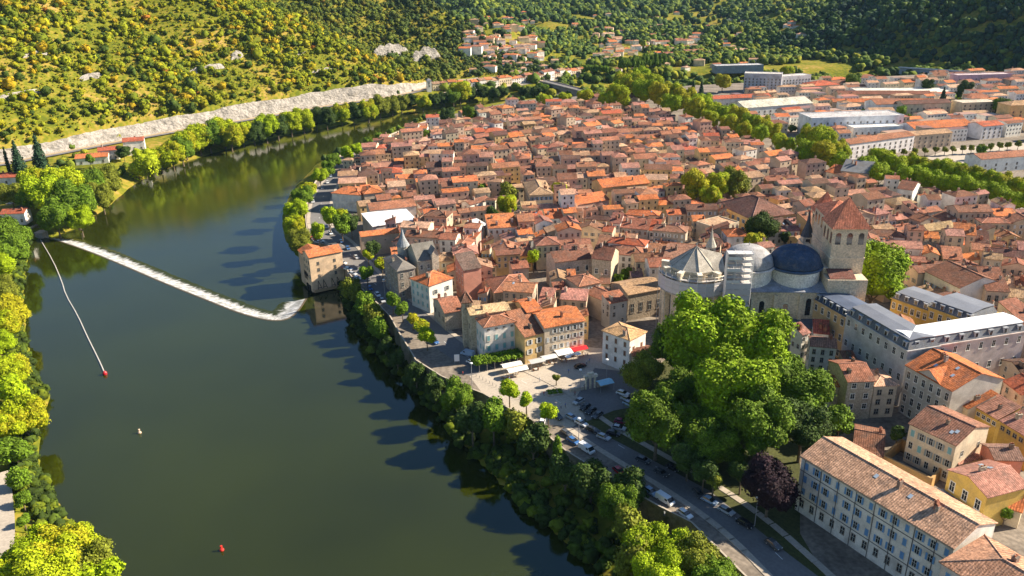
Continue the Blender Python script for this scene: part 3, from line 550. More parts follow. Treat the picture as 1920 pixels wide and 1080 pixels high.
ph('white quay house with scalloped orange roof at the shaded street', (622, 362), (676, 366), (620, 348), 20, wall='white', tile='orange', roof='hip', chim=2, wins=[('F', 7, (3, 6.5), 'wclosed', .8, 1)])
ph('large cream mansion with long hip roof in the centre of the old town', (994, 366), (1037, 364), (970, 342), 22, wall='cream', tile='tan', roof='hip', pitch=.4, chim=3, wins=[('F', 5, (6, 9.8), 'blue', .9, 1.1), ('L', 6, (4, 8), 'dark', .8, 1)])
ph('yellow house with wide orange roof above the cream courtyard house', (1130, 352), (1218, 343), (1127, 338), 21, wall='ochre', tile='orange', roof='gx', chim=3, wins=[('F', 6, (4, 8), 'brown', .9, 1.1)])
ph('pinkish house with plain orange roof in front of the yellow house', (1083, 384), (1142, 374), (1085, 367), 18, wall='pink', tile='orange', roof='gx', pitch=.36, chim=1, wins=[('F', 5, (4.8,), 'wclosed', .9, 1.2)])
ph('hipped brown roofed hall with yellow walls between the round trees and the cathedral', (1410, 411), (1489, 400), (1347, 381), 21, name='hall', cat='hall', wall='ochre', tile=(.20, .105, .08), roof='hip', pitch=.5, chim=0, wins=[('F', 4, (5, 8.5), 'white', 1, 1.1), ('L', 7, (4, 8), 'blue', .9, 1.1)])
ph('cream house with arched red windows behind the silver dome', (1342, 428), (1386, 417), (1330, 410), 20, wall='cream', tile='pale', roof='flat', chim=0, wins=[('F', 5, (6.5,), 'red', 1, 1.2)])
ph('white three storey house with dark windows near the boulevard trees', (1683, 353), (1712, 357), (1690, 340), 22, wall='white', tile='brown', roof='gx', chim=2, wins=[('F', 3, (4, 8), 'dark', 1, 1.1)])
ph('grey slate roofed block next to the boulevard trees', (1577, 320), (1630, 326), (1600, 306), 22, wall='beige', tile=(.2, .2, .2), rm='slate', roof='gx', pitch=.4, chim=2, wins=[('F', 5, (4, 8), 'plain')])
ph('bright orange roofed house beside the slate block', (1549, 322), (1575, 327), (1562, 310), 20, wall='cream', tile='orange', roof='gx', wins=[('F', 3, (4, 7), 'plain')])
ph('cream brown roofed mansion block with blue shutters under the long ridge', (1735, 508), (1800, 540), (1760, 475), 23, wall='white', tile='brown', roof='gx', chim=2, wins=[('F', 6, (4.5, 8.5), 'blue', 1, 1.1)])
ph('long brown roofed cream house beside the bright green tree', (1700, 500), (1722, 512), (1760, 478), 22, wall='cream', tile='brown', roof='gy', chim=2, wins=[('F', 2, (4, 8), 'grey')])
ph('cream church like house with arched windows beneath the long brown roofs', (1850, 545), (1893, 547), (1862, 500), 22, wall='cream', tile='brown', roof='gx', chim=2, wins=[('F', 3, (5, 9), 'dark', 1, 1.3)])
ph('white awning roofed shed by the roof garden in the old town', (900, 428), (917, 424), (896, 414), 17, name='shed', cat='shed', wall='grey', tile=(.8, .8, .8), rm='paint', roof='shed', pitch=.1, chim=0)
# far bank villas
def villa(label, px, py, w, d, he, rz, tile, z=None, wall='white', roof='gx', name='villa'):
    x, y = P(px, py, z if z is not None else 6); g = H1(x, y); o = house(name, label, 'house', (x, y, g-.5), rz, w, d, he+.5, roof, .4, wall, tile, wins=[('F', 3, (2.2,), 'dark')] + ([('F', 3, (5,), 'dark')] if he > 6 else []), chim=1); HAND.append(o)
villa('tall white villa with red roof on the far river bank', 236, 298, 15, 10, 10, .35, 'red')
villa('low white villa with orange roof between hedges on the far bank', 145, 318, 22, 10, 5, .3, 'orange')
villa('white gabled villa with small red roof in the middle of the far bank trio', 188, 308, 14, 9, 7, .3, 'red')
villa('white annex with pale roof attached to the tall far bank villa', 218, 300, 10, 8, 4.5, .35, 'pale')
villa('pale house with rust roof under the cedars at the picture edge', -14, 356, 20, 10, 5, .1, 'red')
villa('small white lock house with rust roof beside the weir', 8, 432, 13, 8, 6, .1, 'red', z=4)
# ------------------------------------------------------------------ quay platform, roads
def polymesh(name, pts, z, m, zb=None):
    b = MB(); pts = list(pts)
    b.face([(x, y, z) for x, y in pts], m)
    if zb is not None: b.prism(pts[::-1], zb, z, m[1] if isinstance(m, tuple) else m, (.5,)*3, False)
    return b
b = MB(); b.face([(x, y, 10.0) for x, y in TOWN][::-1], 'yard'); tag(b.build('town_ground'), kind='structure')
q = MB(); qq = QUw[:36]
for (x0, y0), (x1, y1) in zip(qq[:-1], qq[1:]):
    q.face([(x0, y0, -2.5), (x1, y1, -2.5), (x1, y1, 10.003), (x0, y0, 10.003)], 'quay_stone')
    l = hypot(x1-x0, y1-y0); nx, ny = (y1-y0)/l, -(x1-x0)/l
    a = (x0+nx*.5, y0+ny*.5); c = (x1+nx*.5, y1+ny*.5)
    q.face([(x0, y0, 10.003), (x1, y1, 10.003), (x1, y1, 10.95), (x0, y0, 10.95)], 'quay_stone'); q.face([(x0, y0, 10.95), (x1, y1, 10.95), (*c, 10.95), (*a, 10.95)], 'paving'); q.face([(*a, 10.95), (*c, 10.95), (*c, 10.0), (*a, 10.0)], 'paving')
tag(q.build('quay_wall'), 'long stone quay wall with low parapet between the river and the riverside road', 'wall')
def road(name, pts, wid, m, z=10.004):
    p = densify(smooth([P(a, b_, 10) for a, b_ in pts], 2), 4); b = MB(); L_ = []
    for i in range(len(p)):
        a = p[max(0, i-1)]; c = p[min(len(p)-1, i+1)]; l = hypot(c[0]-a[0], c[1]-a[1])+1e-9; nx, ny = -(c[1]-a[1])/l, (c[0]-a[0])/l; w = np.interp(i/(len(p)-1), np.linspace(0, 1, len(wid)), wid)/2
        L_.append(((p[i][0]+nx*w, p[i][1]+ny*w), (p[i][0]-nx*w, p[i][1]-ny*w)))
    for (a, b2), (c, d) in zip(L_[:-1], L_[1:]): b.face([(*b2, z), (*d, z), (*c, z), (*a, z)], m)
    o = b.build(name); tag(o, kind='structure'); occ = [x[0] for x in L_]+[x[1] for x in L_[::-1]]; occupy(occ); return p
RD = road('riverside_road', [(1620,1200),(1500,1080),(1400,985),(1300,915),(1200,858),(1110,805),(1040,745),(950,700),(880,672),(830,640),(775,590),(735,560),(700,530),(668,492),(640,455),(600,432),(598,395),(608,360),(632,325)], [12, 10.5, 10, 10, 10, 10, 10, 10, 10, 9], 'asphalt')
road('square_street', [(880,690),(950,706),(1030,690),(1110,668),(1180,655)], [10, 9, 9, 8], 'asphalt', 10.008)
SQ = [(880,705),(905,738),(950,765),(1010,795),(1075,800),(1150,750),(1200,705),(1150,655),(1090,650),(1000,672),(930,690)]
sq = [P(a, b_, 10) for a, b_ in SQ]; b = MB(); b.face([(x, y, 10.012) for x, y in sq[::1]], 'paving'); tag(b.build('square_paving'), kind='structure'); occupy(sq)
pk = [P(a, b_, 10) for a, b_ in [(1085,790),(1160,740),(1215,700),(1290,640),(1330,680),(1450,715),(1550,775),(1610,800),(1500,850),(1500,1000),(1560,1100),(1480,1040),(1330,920),(1200,850)]]
b = MB(); b.face([(x, y, 10.006) for x, y in pk[::1]], 'lawn'); tag(b.build('park_lawn'), kind='structure'); occupy(pk)
b = MB(); b.face([(*P(a, b_, 10), 10.02) for a, b_ in [(1115,690),(1200,700),(1200,760),(1150,770),(1100,790),(1080,745)]], 'asphalt'); tag(b.build('car_park'), kind='structure')
# parking bay / crossing marks
mk = MB()
for i in range(9): x, y = P(690+i*4.2, 483+i*1.2, 10); mk.box(x-.25, y-2, 10.02, x+.25, y+2, 10.024, 'paint', (.75,)*3, .6)
tag(mk.build('road_markings'), kind='structure')
# ------------------------------------------------------------------ cliff, outcrops
cl = densify(smooth(CLw[1:13], 1), 3.0); NK = 9; V, F_ = [], []
al = np.linspace(0, 1, len(cl)); accL = np.cumsum([0]+[hypot(b[0]-a[0], b[1]-a[1]) for a, b in zip(cl[:-1], cl[1:])])+_al[1]
chh = np.interp(accL, [_al[1], _al[3], _al[5], _al[7], _al[9], _al[10], _al[11]], [12, 9, 11, 14, 14, 10, .5])
for i, (x, y) in enumerate(cl):
    a = cl[max(0, i-3)]; c = cl[min(len(cl)-1, i+3)]; l = hypot(c[0]-a[0], c[1]-a[1]); nx, ny = -(c[1]-a[1])/l, (c[0]-a[0])/l
    top = chh[i]*(1+.25*(mnoise.noise((x*.03, y*.03, 5))))+1.0
    for k in range(NK):
        t = k/(NK-1); o = -4.2+t*4.6+1.6*mnoise.noise((x*.12, y*.12, t*2.2))+.9*mnoise.noise((x*.4, y*.4, t*4)); V.append((x+nx*o, y+ny*o, 11+top*t+(.8*mnoise.noise((x*.3, y*.3, 9)) if k == NK-1 else 0)))
for i in range(len(cl)-1):
    for k in range(NK-1): a = i*NK+k; F_.append((a, a+NK, a+NK+1, a+1))
tag(linkmesh('cliff', npmesh('cliff', V, F_, None, 'rock')), kind='structure')
# cliff road
def strip(name, pts, off, wid, z, m):
    b = MB()
    for (x0, y0), (x1, y1) in zip(pts[:-1], pts[1:]):
        l = hypot(x1-x0, y1-y0); nx, ny = (y1-y0)/l, -(x1-x0)/l
        b.face([(x0+nx*off, y0+ny*off, z), (x0+nx*(off+wid), y0+ny*(off+wid), z), (x1+nx*(off+wid), y1+ny*(off+wid), z), (x1+nx*off, y1+ny*off, z)], m)
    tag(b.build(name), kind='structure')
cs_ = densify(smooth(CLw[1:14], 1), 12)
strip('cliff_verge', cs_, 1.0, 8, 12.3, 'sand'); strip('cliff_road', cs_, 9, 5.5, 12.35, 'asphalt')
def rockpatch(px, py, wpx, hpx, seed):
    x, y, z = hit(px, py); dpt = math.dist((x, y, z), (0, 0, CZ)); W = wpx*dpt/FPX; Hh = hpx*dpt/FPX; n = 22; k = 6; V, F_ = [], []
    tx, ty = -y, x; l = hypot(tx, ty); tx, ty = -tx/l, -ty/l   # along view-perpendicular
    for i in range(n):
        s = i/(n-1)-.5; e = (1-(2*s)**2)**.5 if abs(s) < .5 else 0
        bx, by = x+tx*W*s*.8, y+ty*W*s+.62*W*s
        for j in range(k):
            t = j/(k-1); r_ = mnoise.noise((bx*.1+seed, by*.1, t*2))*2.2+mnoise.noise((bx*.35+seed, by*.35, t*5))
            ux, uy = x/hypot(x, y), y/hypot(x, y); o = -2+t*4+r_
            xx, yy = bx+ux*o, by+uy*o; V.append((xx, yy, H1(bx, by)-1.5+Hh*t*max(.12, e)*(1+.3*mnoise.noise((bx*.2, seed, 0)))))
    for i in range(n-1):
        for j in range(k-1): a = i*k+j; F_.append((a, a+k, a+k+1, a+1))
    o = linkmesh('rock_outcrop', npmesh('rock_outcrop', V, F_, None, 'rock')); return o
for i, (a, b_, c, d, lab) in enumerate([(70, 106, 44, 9, 'small pale ledge high on the golden hillside, farthest towards the picture edge'), (172, 150, 34, 12, 'small white rock face in the middle of the golden slope'), (25, 180, 90, 8, 'low long rock ledge above the cliff road at the picture edge'), (390, 133, 60, 12, 'broken pale rocks half way up the golden slope'), (445, 110, 22, 14, 'narrow upright pale rock on the golden slope'), (553, 106, 50, 8, 'flat pale ledge on the slope before the big rock face'), (600, 136, 60, 7, 'low rock band just above the cliff near the big rock face'), (735, 112, 74, 30, 'big white rock face above the start of the riverside houses'), (800, 118, 66, 26, 'shaded grey part of the big rock face beside the woods')]):
    tag(rockpatch(a, b_, c, d, i*7.3), lab, 'rock', 'rock outcrops on the golden hillside')
# ------------------------------------------------------------------ bridges
def archwall(b, L_, h, narch, thick, m, c, y0, pier=.16, seg=10):
    aw = L_/narch
    for k in range(narch):
        x0 = k*aw; r_ = aw*(1-pier)/2; cx = x0+aw/2; rise = min(r_, h*.78)
        pts = [(cx-r_*cos(pi*i/seg), rise*sin(pi*i/seg)) for i in range(seg+1)]
        for y in (y0, y0+thick):
            s = 1 if y == y0 else -1
            def f(p): b.face(p if s > 0 else p[::-1], m, c)
            f([(x0, y, -3), (cx-r_, y, -3), (cx-r_, y, 0), (x0, y, h)]) ; f([(cx+r_, y, -3), (x0+aw, y, -3), (x0+aw, y, h), (cx+r_, y, 0)])
            for (xa, za), (xb, zb) in zip(pts[:-1], pts[1:]):
                f([(xa, y, za), (xb, y, zb), (xb, y, h), (xa, y, h)])
            f([(x0, y, h), (cx-r_, y, 0), (cx-r_, y, h)]); f([(cx+r_, y, h), (cx+r_, y, 0), (x0+aw, y, h)])
        for (xa, za), (xb, zb) in zip(pts[:-1], pts[1:]): b.face([(xa, y0, za), (xa, y0+thick, za), (xb, y0+thick, zb), (xb, y0, zb)], m, c)
        for xx in (cx-r_, cx+r_): b.face([(xx, y0, -3), (xx, y0+thick, -3), (xx, y0+thick, 0), (xx, y0, 0)], m, c)
def bridge(name, label, A, B, z, narch, wid, wc, m='stone_wall', lamps=0):
    a = P(*A, z); b_ = P(*B, z); rz = atan2(b_[1]-a[1], b_[0]-a[0]); L_ = hypot(b_[0]-a[0], b_[1]-a[1]); root = empty(name, (a[0], a[1], 0), rz, label, 'bridge')
    b = MB(); archwall(b, L_, z-.6, narch, wid, m, wc, -wid/2); b.build('arch', root)
    b = MB(); b.box(-2, -wid/2-.3, z-.597, L_+2, wid/2+.3, z, 'asphalt', wc); b.box(-2, -wid/2-.3, z+.002, L_+2, -wid/2, z+1, m, tuple(x*1.3 for x in wc)); b.box(-2, wid/2, z+.002, L_+2, wid/2+.3, z+1, m, tuple(x*1.3 for x in wc)); b.build('deck', root)
    occupy([(a[0], a[1]), (b_[0], b_[1]), (b_[0]+6, b_[1]), (a[0]+6, a[1])])
bridge('road_bridge', 'dark stone arch road bridge crossing the river at the far end of the old town', (1020, 152), (1112, 175), 11.5, 4, 11, (.30, .26, .24))
bridge('railway_viaduct', 'bluish arched railway viaduct at the foot of the dark hillside', (1688, 127), (1905, 141), 15, 8, 5, (.25, .30, .36))
# ------------------------------------------------------------------ cathedral
def W(px, py, z): return np.array(P(px, py, z))
DC = W(1491, 490, 37); SC_ = W(1402, 489.5, 37)
ax = DC-SC_; ax = ax/np.linalg.norm(ax); CR = atan2(ax[1], ax[0])
ca = empty('cathedral', (SC_[0], SC_[1], 10), CR, 'huge stone cathedral with two round domes, grey pyramid apse roof and square bell towers', 'cathedral')
D = np.linalg.norm(DC-SC_); print('dome dist', D)
def lw(px, py, z):      # picture point on a height -> cathedral frame
    v = W(px, py, z)-SC_; return (v@ax, v@np.array([-ax[1], ax[0]]))
ST = (.62, .52, .38)
XW = D+9
b = MB(); b.box(-11, -10.5, -.5, XW, 10.5, 19, 'stone_wall', ST)
for x in (-2.6, 8, 17, XW-1.5): b.box(x, -11.4, -.5, x+1.3, -10.45, 18, 'stone_wall', tuple(q_*1.05 for q_ in ST))
b.build('nave_wall', ca)
SL = (.27, .29, .34)
b = MB(); b.slab([(-11.6, -11.1, 19.3), (XW+.4, -11.1, 19.3), (XW+.4, 0, 22), (-11.6, 0, 22)], .28, 'slate', SL); b.slab([(XW+.4, 11.1, 19.3), (-11.6, 11.1, 19.3), (-11.6, 0, 22), (XW+.4, 0, 22)], .28, 'slate', SL); b.build('nave_roof', ca)
def dome(cx, col, ring, name='dome'):
    n = 48; b = MB(); b.lathe(cx, 0, [(9.0, 18), (9.0, 25.2)], n, 'stone_wall', (.74, .70, .62)); o = b.build('drum', None)
    r = MB(); pr = [(9.3, 25.2), (9.9, 25.5), (9.9, 26.1), (9.4, 26.3)]; r.lathe(cx, 0, pr, n, 'slate', ring)
    pr = [(9.3*cos(t)**.92 if t < 1.5 else 0, 26.3+6.9*sin(t)) for t in np.linspace(.03, pi/2, 13)]
    r.lathe(cx, 0, pr, n, 'slate', col); r.tube((cx, 0, 33), (cx, 0, 34.4), .12, 'zinc', (.3,)*3, 6); d_ = r.build(name, ca)
    o.parent = d_; return d_
d1 = dome(0, (.34, .33, .33), (.6, .55, .5)); d1['label'] = 'silver grey lead dome'
d2 = dome(D, (.045, .07, .12), (.06, .10, .17)); d2['label'] = 'dark blue dome nearest the tower'
for x, h_ in ((-8.2, 1), (-1.0+.2, 1.25), (4.0, 1), (12.5, .8), (20.5, 1.25)):
    zb, zt = 10, 10+4.6*h_; wb = MB(); wb.box(x-.9, -10.62, zb, x+.9, -10.51, zt, 'glass')
    pts = [(x+.9*cos(t), -10.62, zt+.9*sin(t)) for t in np.linspace(0, pi, 9)]; wb.face(pts[::-1], 'glass'); pts = [(x+1.6*cos(t), -10.56, zt+1.6*sin(t)) for t in np.linspace(0, pi, 9)]+[(x-1.6, -10.56, zb-.3), (x+1.6, -10.56, zb-.3)]; wb.face(pts[::-1], 'stone_wall', (.62, .55, .42)); wb.build('window', ca)
b = MB(); b.box(-12, -16, -.5, XW-2, -10.6, 7.4, 'stone_wall', (.34, .28, .21)); b.slab([(-12.3, -16.4, 7.5), (XW-1.7, -16.4, 7.5), (XW-1.7, -10.6, 8.6), (-12.3, -10.6, 8.6)], .2, 'slate', (.12, .13, .16)); b.build('side_chapels', ca)
# apse
acx, acy = -19.0, 0; RA = 10.2; apo = [(acx+RA*cos(t), RA*sin(t)) for t in np.linspace(0, 2*pi, 11)[:-1]+pi/10]
b = MB(); b.prism(apo, -.5, 24.6, 'stone_wall', ST, False); b.box(acx, -9.6, -.5, -10.9, 9.6, 24.4, 'stone_wall', ST); b.build('apse_wall', ca)
for t in np.linspace(0, 2*pi, 11)[:-1]+pi/10:
    if sin(t) < .35 and cos(t) < .75: b = MB(); x, y = acx+(RA+.7)*cos(t), (RA+.7)*sin(t); b.box(x-1.5, y-.8, -.5, x+1.5, y+.8, 25.6, 'stone_wall', tuple(q_*1.1 for q_ in ST), t); b.box(x-1.6, y-.9, 25.6, x+1.6, y+.9, 25.9, 'stone_wall', (.66, .6, .5), t); b.build('buttress', ca)
b = MB(); R2 = RA-.5; ap2 = [(acx+R2*cos(t), R2*sin(t)) for t in np.linspace(0, 2*pi, 11)[:-1]+pi/10]; TC2 = (.40, .36, .30)
for i in range(10):
    p, q_ = ap2[i], ap2[(i+1) % 10]; k_ = 1+.06*(i % 2); b.face([(*p, 25.7), (*q_, 25.7), (acx, 0, 32.6)], 'slate', tuple(x*k_ for x in TC2)); b.face([(*p, 24.5), (*q_, 24.5), (*q_, 25.7), (*p, 25.7)], 'stone_wall', ST)
    b.tube((*p, 25.8), (acx, 0, 32.7), .12, 'slate', (.3, .28, .25), 4)
b.face([(acx, -8.3, 25.7), (-9.6, -8.3, 25.7), (-9.6, 0, 30), (acx, 0, 32.3)], 'slate', TC2); b.face([(-9.6, 8.3, 25.7), (acx, 8.3, 25.7), (acx, 0, 32.3), (-9.6, 0, 30)], 'slate', TC2); b.tube((acx, 0, 32.5), (acx, 0, 34), .15, 'slate', (.3,)*3, 5); b.build('apse_roof', ca)
for t in np.linspace(pi*1.1, pi*1.9, 5): wb = MB(); x, y = acx+(RA*.965)*cos(t), (RA*.965)*sin(t); wb.box(x-.12, y-1.3, 6, x+.12, y+1.3, 15, 'glass', rz=t); wb.build('window', ca)
# spires
def spire(px, py, z, h, r_, c, nm='spire'):
    x, y = lw(px, py, z+10); b = MB(); b.box(x-r_*.8, y-r_*.8, 8, x+r_*.8, y+r_*.8, z-.02, 'stone_wall', (.5, .46, .4)); b.box(x-r_*.35, y-r_*.84, z-3, x+r_*.35, y-r_*.8, z-.8, 'glass'); b.lathe(x, y, [(r_*1.1, z), (r_*.35, z+h*.45), (.01, z+h)], 8, 'slate', c); b.build(nm, ca)
spire(1333, 462, 26, 8, 2.0, (.5, .47, .4)); spire(1513, 442, 28, 12, 2.4, (.07, .08, .10))
# bell towers: massive west front
tx0 = XW-.5
def tower(x0, y0, x1, y1, h, rh, c, arches):
    b = MB(); b.box(x0, y0, -.5, x1, y1, h, 'stone_wall', c); b.box(x0-.25, y0-.25, h*.72, x1+.25, y1+.25, h*.72+.5, 'stone_wall', tuple(q_*1.12 for q_ in c)); t = b.build('tower', ca)
    r = MB(); cx, cy = (x0+x1)/2, (y0+y1)/2; e = .9; P_ = [(x0-e, y0-e, h), (x1+e, y0-e, h), (x1+e, y1+e, h), (x0-e, y1+e, h)]
    for i in range(4): r.face([P_[i], P_[(i+1) % 4], (cx, cy, h+rh)], 'roof_tile', (.55, .20, .12))
    r.face(P_[::-1], 'slate', (.1, .08, .07)); r.build('tower_roof', t)
    n = arches
    for face in 'FL':
        for i in range(n):
            a = MB(); Ls = (x1-x0) if face == 'F' else (y1-y0); s_ = Ls*(i+.5)/n; hw = Ls/n*.24; z0, z1 = h-6.0, h-2.6
            arc = [(s_+hw*cos(t_), z1+hw*sin(t_)) for t_ in np.linspace(0, pi, 7)]+[(s_-hw, z0), (s_+hw, z0)]
            if face == 'F': a.face([(x0+p, y0-.03, q_) for p, q_ in arc][::-1], 'glass')
            else: a.face([(x0-.03, y0+p, q_) for p, q_ in arc], 'glass')
            a.build('belfry_opening', t)
TS = (.66, .53, .38)
tower(28, -4.2, 40, 7, 41, 10, TS, 3)
tower(29, 7.2, 41, 22, 42, 4.2, (.52, .44, .35), 4)
tower(31, 24, 38, 31.5, 38, 8, TS, 2)
b = MB(); b.box(26.2, -11, -.5, 40, -4.4, 24, 'stone_wall', TS); b.slab([(27, -10.5, 24.3), (36, -10.5, 24.3), (36, -4.6, 26), (27, -4.6, 26)], .2, 'roof_tile', (.2, .09, .07)); b.box(26.2, -4.2, -.5, 28.9, 30, 26, 'stone_wall', TS); b.build('west_front', ca)
b = MB(); zz = 20.5
b.build('parapet', ca) if False else None
for c_ in [(-13, -17), (XW+20, -17), (XW+20, 22), (-13, 22)]: pass
def cworld(x, y): return (SC_[0]+x*cos(CR)-y*sin(CR), SC_[1]+x*sin(CR)+y*cos(CR))
occupy([cworld(acx-13, -14), cworld(45, -17), cworld(45, 36), cworld(26, 36), cworld(20, 13), cworld(acx-13, 13)])
ROOTS['cathedral'] = (SC_[0], SC_[1], 30)
# scaffolding
sf = empty('scaffolding', (SC_[0], SC_[1], 10), CR, 'white sheeted scaffolding wrapped round the cathedral apse with a tall tower of poles', 'scaffolding')
b = MB(); colr = (.50, .48, .52)
arcs = [(acx+(RA+3.2)*cos(t), (RA+3.2)*sin(t)) for t in np.linspace(pi*1.02, pi*1.93, 13)]
for p, q_ in zip(arcs[:-1], arcs[1:]): b.face([(*p, 17.8), (*q_, 17.8), (*q_, 23.0), (*p, 23.0)], 'fabric', vary(colr, .08))
tx, ty = lw(1386, 505, 30); tx, ty = -13.5, -13.5
b.build('sheeting', sf)
b = MB(); r_ = .09
for p in arcs:
    b.tube((*p, -.3), (*p, 25), r_, 'zinc', (.6,)*3, 4); ip = (acx+(p[0]-acx)*.86, p[1]*.86); b.tube((*ip, 17), (*ip, 25.5), r_, 'zinc', (.6,)*3, 4)
for z in (17.5, 19.7, 21.7, 23.7, 25):
    for p, q_ in zip(arcs[:-1], arcs[1:]): b.tube((*p, z), (*q_, z), r_, 'zinc', (.55, .5, .45), 4)
for p, q_ in zip(arcs[:-1], arcs[1:]): ip = (acx+(p[0]-acx)*.86, p[1]*.86); iq = (acx+(q_[0]-acx)*.86, q_[1]*.86); b.face([(*p, 17.6), (*q_, 17.6), (*iq, 17.6), (*ip, 17.6)], 'paint', (.5, .36, .16)); b.face([(*p, 23.6), (*q_, 23.6), (*iq, 23.6), (*ip, 23.6)], 'paint', (.45, .42, .4))
X0, X1, Y0, Y1 = -10.4, -1.6, -15.2, -11.6
for x in np.linspace(X0, X1, 4):
    for y in (Y0, (Y0+Y1)/2, Y1): b.tube((x, y, -.3), (x, y, 35.5), .1, 'zinc', (.7,)*3, 4)
for z in np.arange(8.7, 36, 2.2):
    for y in (Y0, Y1): b.tube((X0, y, z), (X1, y, z), .09, 'zinc', (.65,)*3, 4)
    for x in (X0, X1): b.tube((x, Y0, z), (x, Y1, z), .09, 'zinc', (.65,)*3, 4)
    b.tube((X0, Y0, z), (X1, Y0, z+2.2 if z < 33 else z), .07, 'zinc', (.65,)*3, 4); b.box(X0, Y0, z-.08, X1, Y1, z, 'paint', (.62, .58, .55))
b.build('poles', sf)
b = MB()
for z in (17.5, 19.7, 21.9): b.face([(X0, Y0-.1, z), (X1, Y0-.1, z), (X1, Y0-.1, z+2.0), (X0, Y0-.1, z+2.0)], 'fabric', vary(colr, .06))
for z in (24.1, 28.5, 32.9): b.face([(X0, Y0-.1, z), (X0+(X1-X0)*.55, Y0-.1, z), (X0+(X1-X0)*.55, Y0-.1, z+1.2), (X0, Y0-.1, z+1.2)], 'fabric', (.6, .58, .6))
for z in (24.1, 26.3, 30.7, 32.9): b.face([(X0, Y1+.1, z), (X1, Y1+.1, z), (X1, Y1+.1, z+1.9), (X0, Y1+.1, z+1.9)], 'fabric', (.66, .64, .65))
b.face([(X0-.15, Y0, 17.5), (X0-.15, Y1, 17.5), (X0-.15, Y1, 35), (X0-.15, Y0, 35)], 'fabric', (.7, .68, .68)); b.build('tower_sheeting', sf)
# raised pavements with kerbs beside the riverside road
kb = MB(); n_ = len(RD)
for i in range(n_-1):
    (x0, y0), (x1, y1) = RD[i], RD[i+1]; l = hypot(x1-x0, y1-y0)+1e-9; nx, ny = -(y1-y0)/l, (x1-x0)/l
    hw = np.interp(i/(n_-1), np.linspace(0, 1, 10), [12, 10.5, 10, 10, 10, 10, 10, 10, 10, 9])/2
    for s_ in (-1, 1):
        if s_ == 1 and .25 < i/n_ < .62: continue
        a = (x0+nx*s_*hw, y0+ny*s_*hw); b_ = (x1+nx*s_*hw, y1+ny*s_*hw); c = (x1+nx*s_*(hw+1.8), y1+ny*s_*(hw+1.8)); d = (x0+nx*s_*(hw+1.8), y0+ny*s_*(hw+1.8))
        kb.face([(*a, 10.13), (*b_, 10.13), (*c, 10.13), (*d, 10.13)], 'paving'); kb.face([(*a, 10), (*b_, 10), (*b_, 10.13), (*a, 10.13)], 'paving'); kb.face([(*d, 10), (*c, 10), (*c, 10.13), (*d, 10.13)], 'paving')
tag(kb.build('pavement'), kind='structure')
dm = MB()
for i in range(4, n_-2, 3):
    (x0, y0), (x1, y1) = RD[i], RD[i+1]; a = atan2(y1-y0, x1-x0); dm.box(x0-1.3, y0-.08, 10.02, x0+1.3, y0+.08, 10.024, 'paint', (.7, .7, .68), a, (x0, y0))
tag(dm.build('lane_markings'), kind='structure')
# ------------------------------------------------------------------ trees
def ico(sub):
    t = (1+5**.5)/2; v = [(-1,t,0),(1,t,0),(-1,-t,0),(1,-t,0),(0,-1,t),(0,1,t),(0,-1,-t),(0,1,-t),(t,0,-1),(t,0,1),(-t,0,-1),(-t,0,1)]
    v = [np.array(p)/np.linalg.norm(p) for p in v]
    f = [(0,11,5),(0,5,1),(0,1,7),(0,7,10),(0,10,11),(1,5,9),(5,11,4),(11,10,2),(10,7,6),(7,1,8),(3,9,4),(3,4,2),(3,2,6),(3,6,8),(3,8,9),(4,9,5),(2,4,11),(6,2,10),(8,6,7),(9,8,1)]
    for _ in range(sub):
        c = {}; nf = []
        def mid(a, b):
            k = (min(a, b), max(a, b))
            if k not in c: m = v[a]+v[b]; v.append(m/np.linalg.norm(m)); c[k] = len(v)-1
            return c[k]
        for a, b, d in f: x, y, z = mid(a, b), mid(b, d), mid(d, a); nf += [(a, x, z), (b, y, x), (d, z, y), (x, y, z)]
        f = nf
    return np.array(v), np.array(f)
IV1, IF1 = ico(1); IV2, IF2 = ico(2)
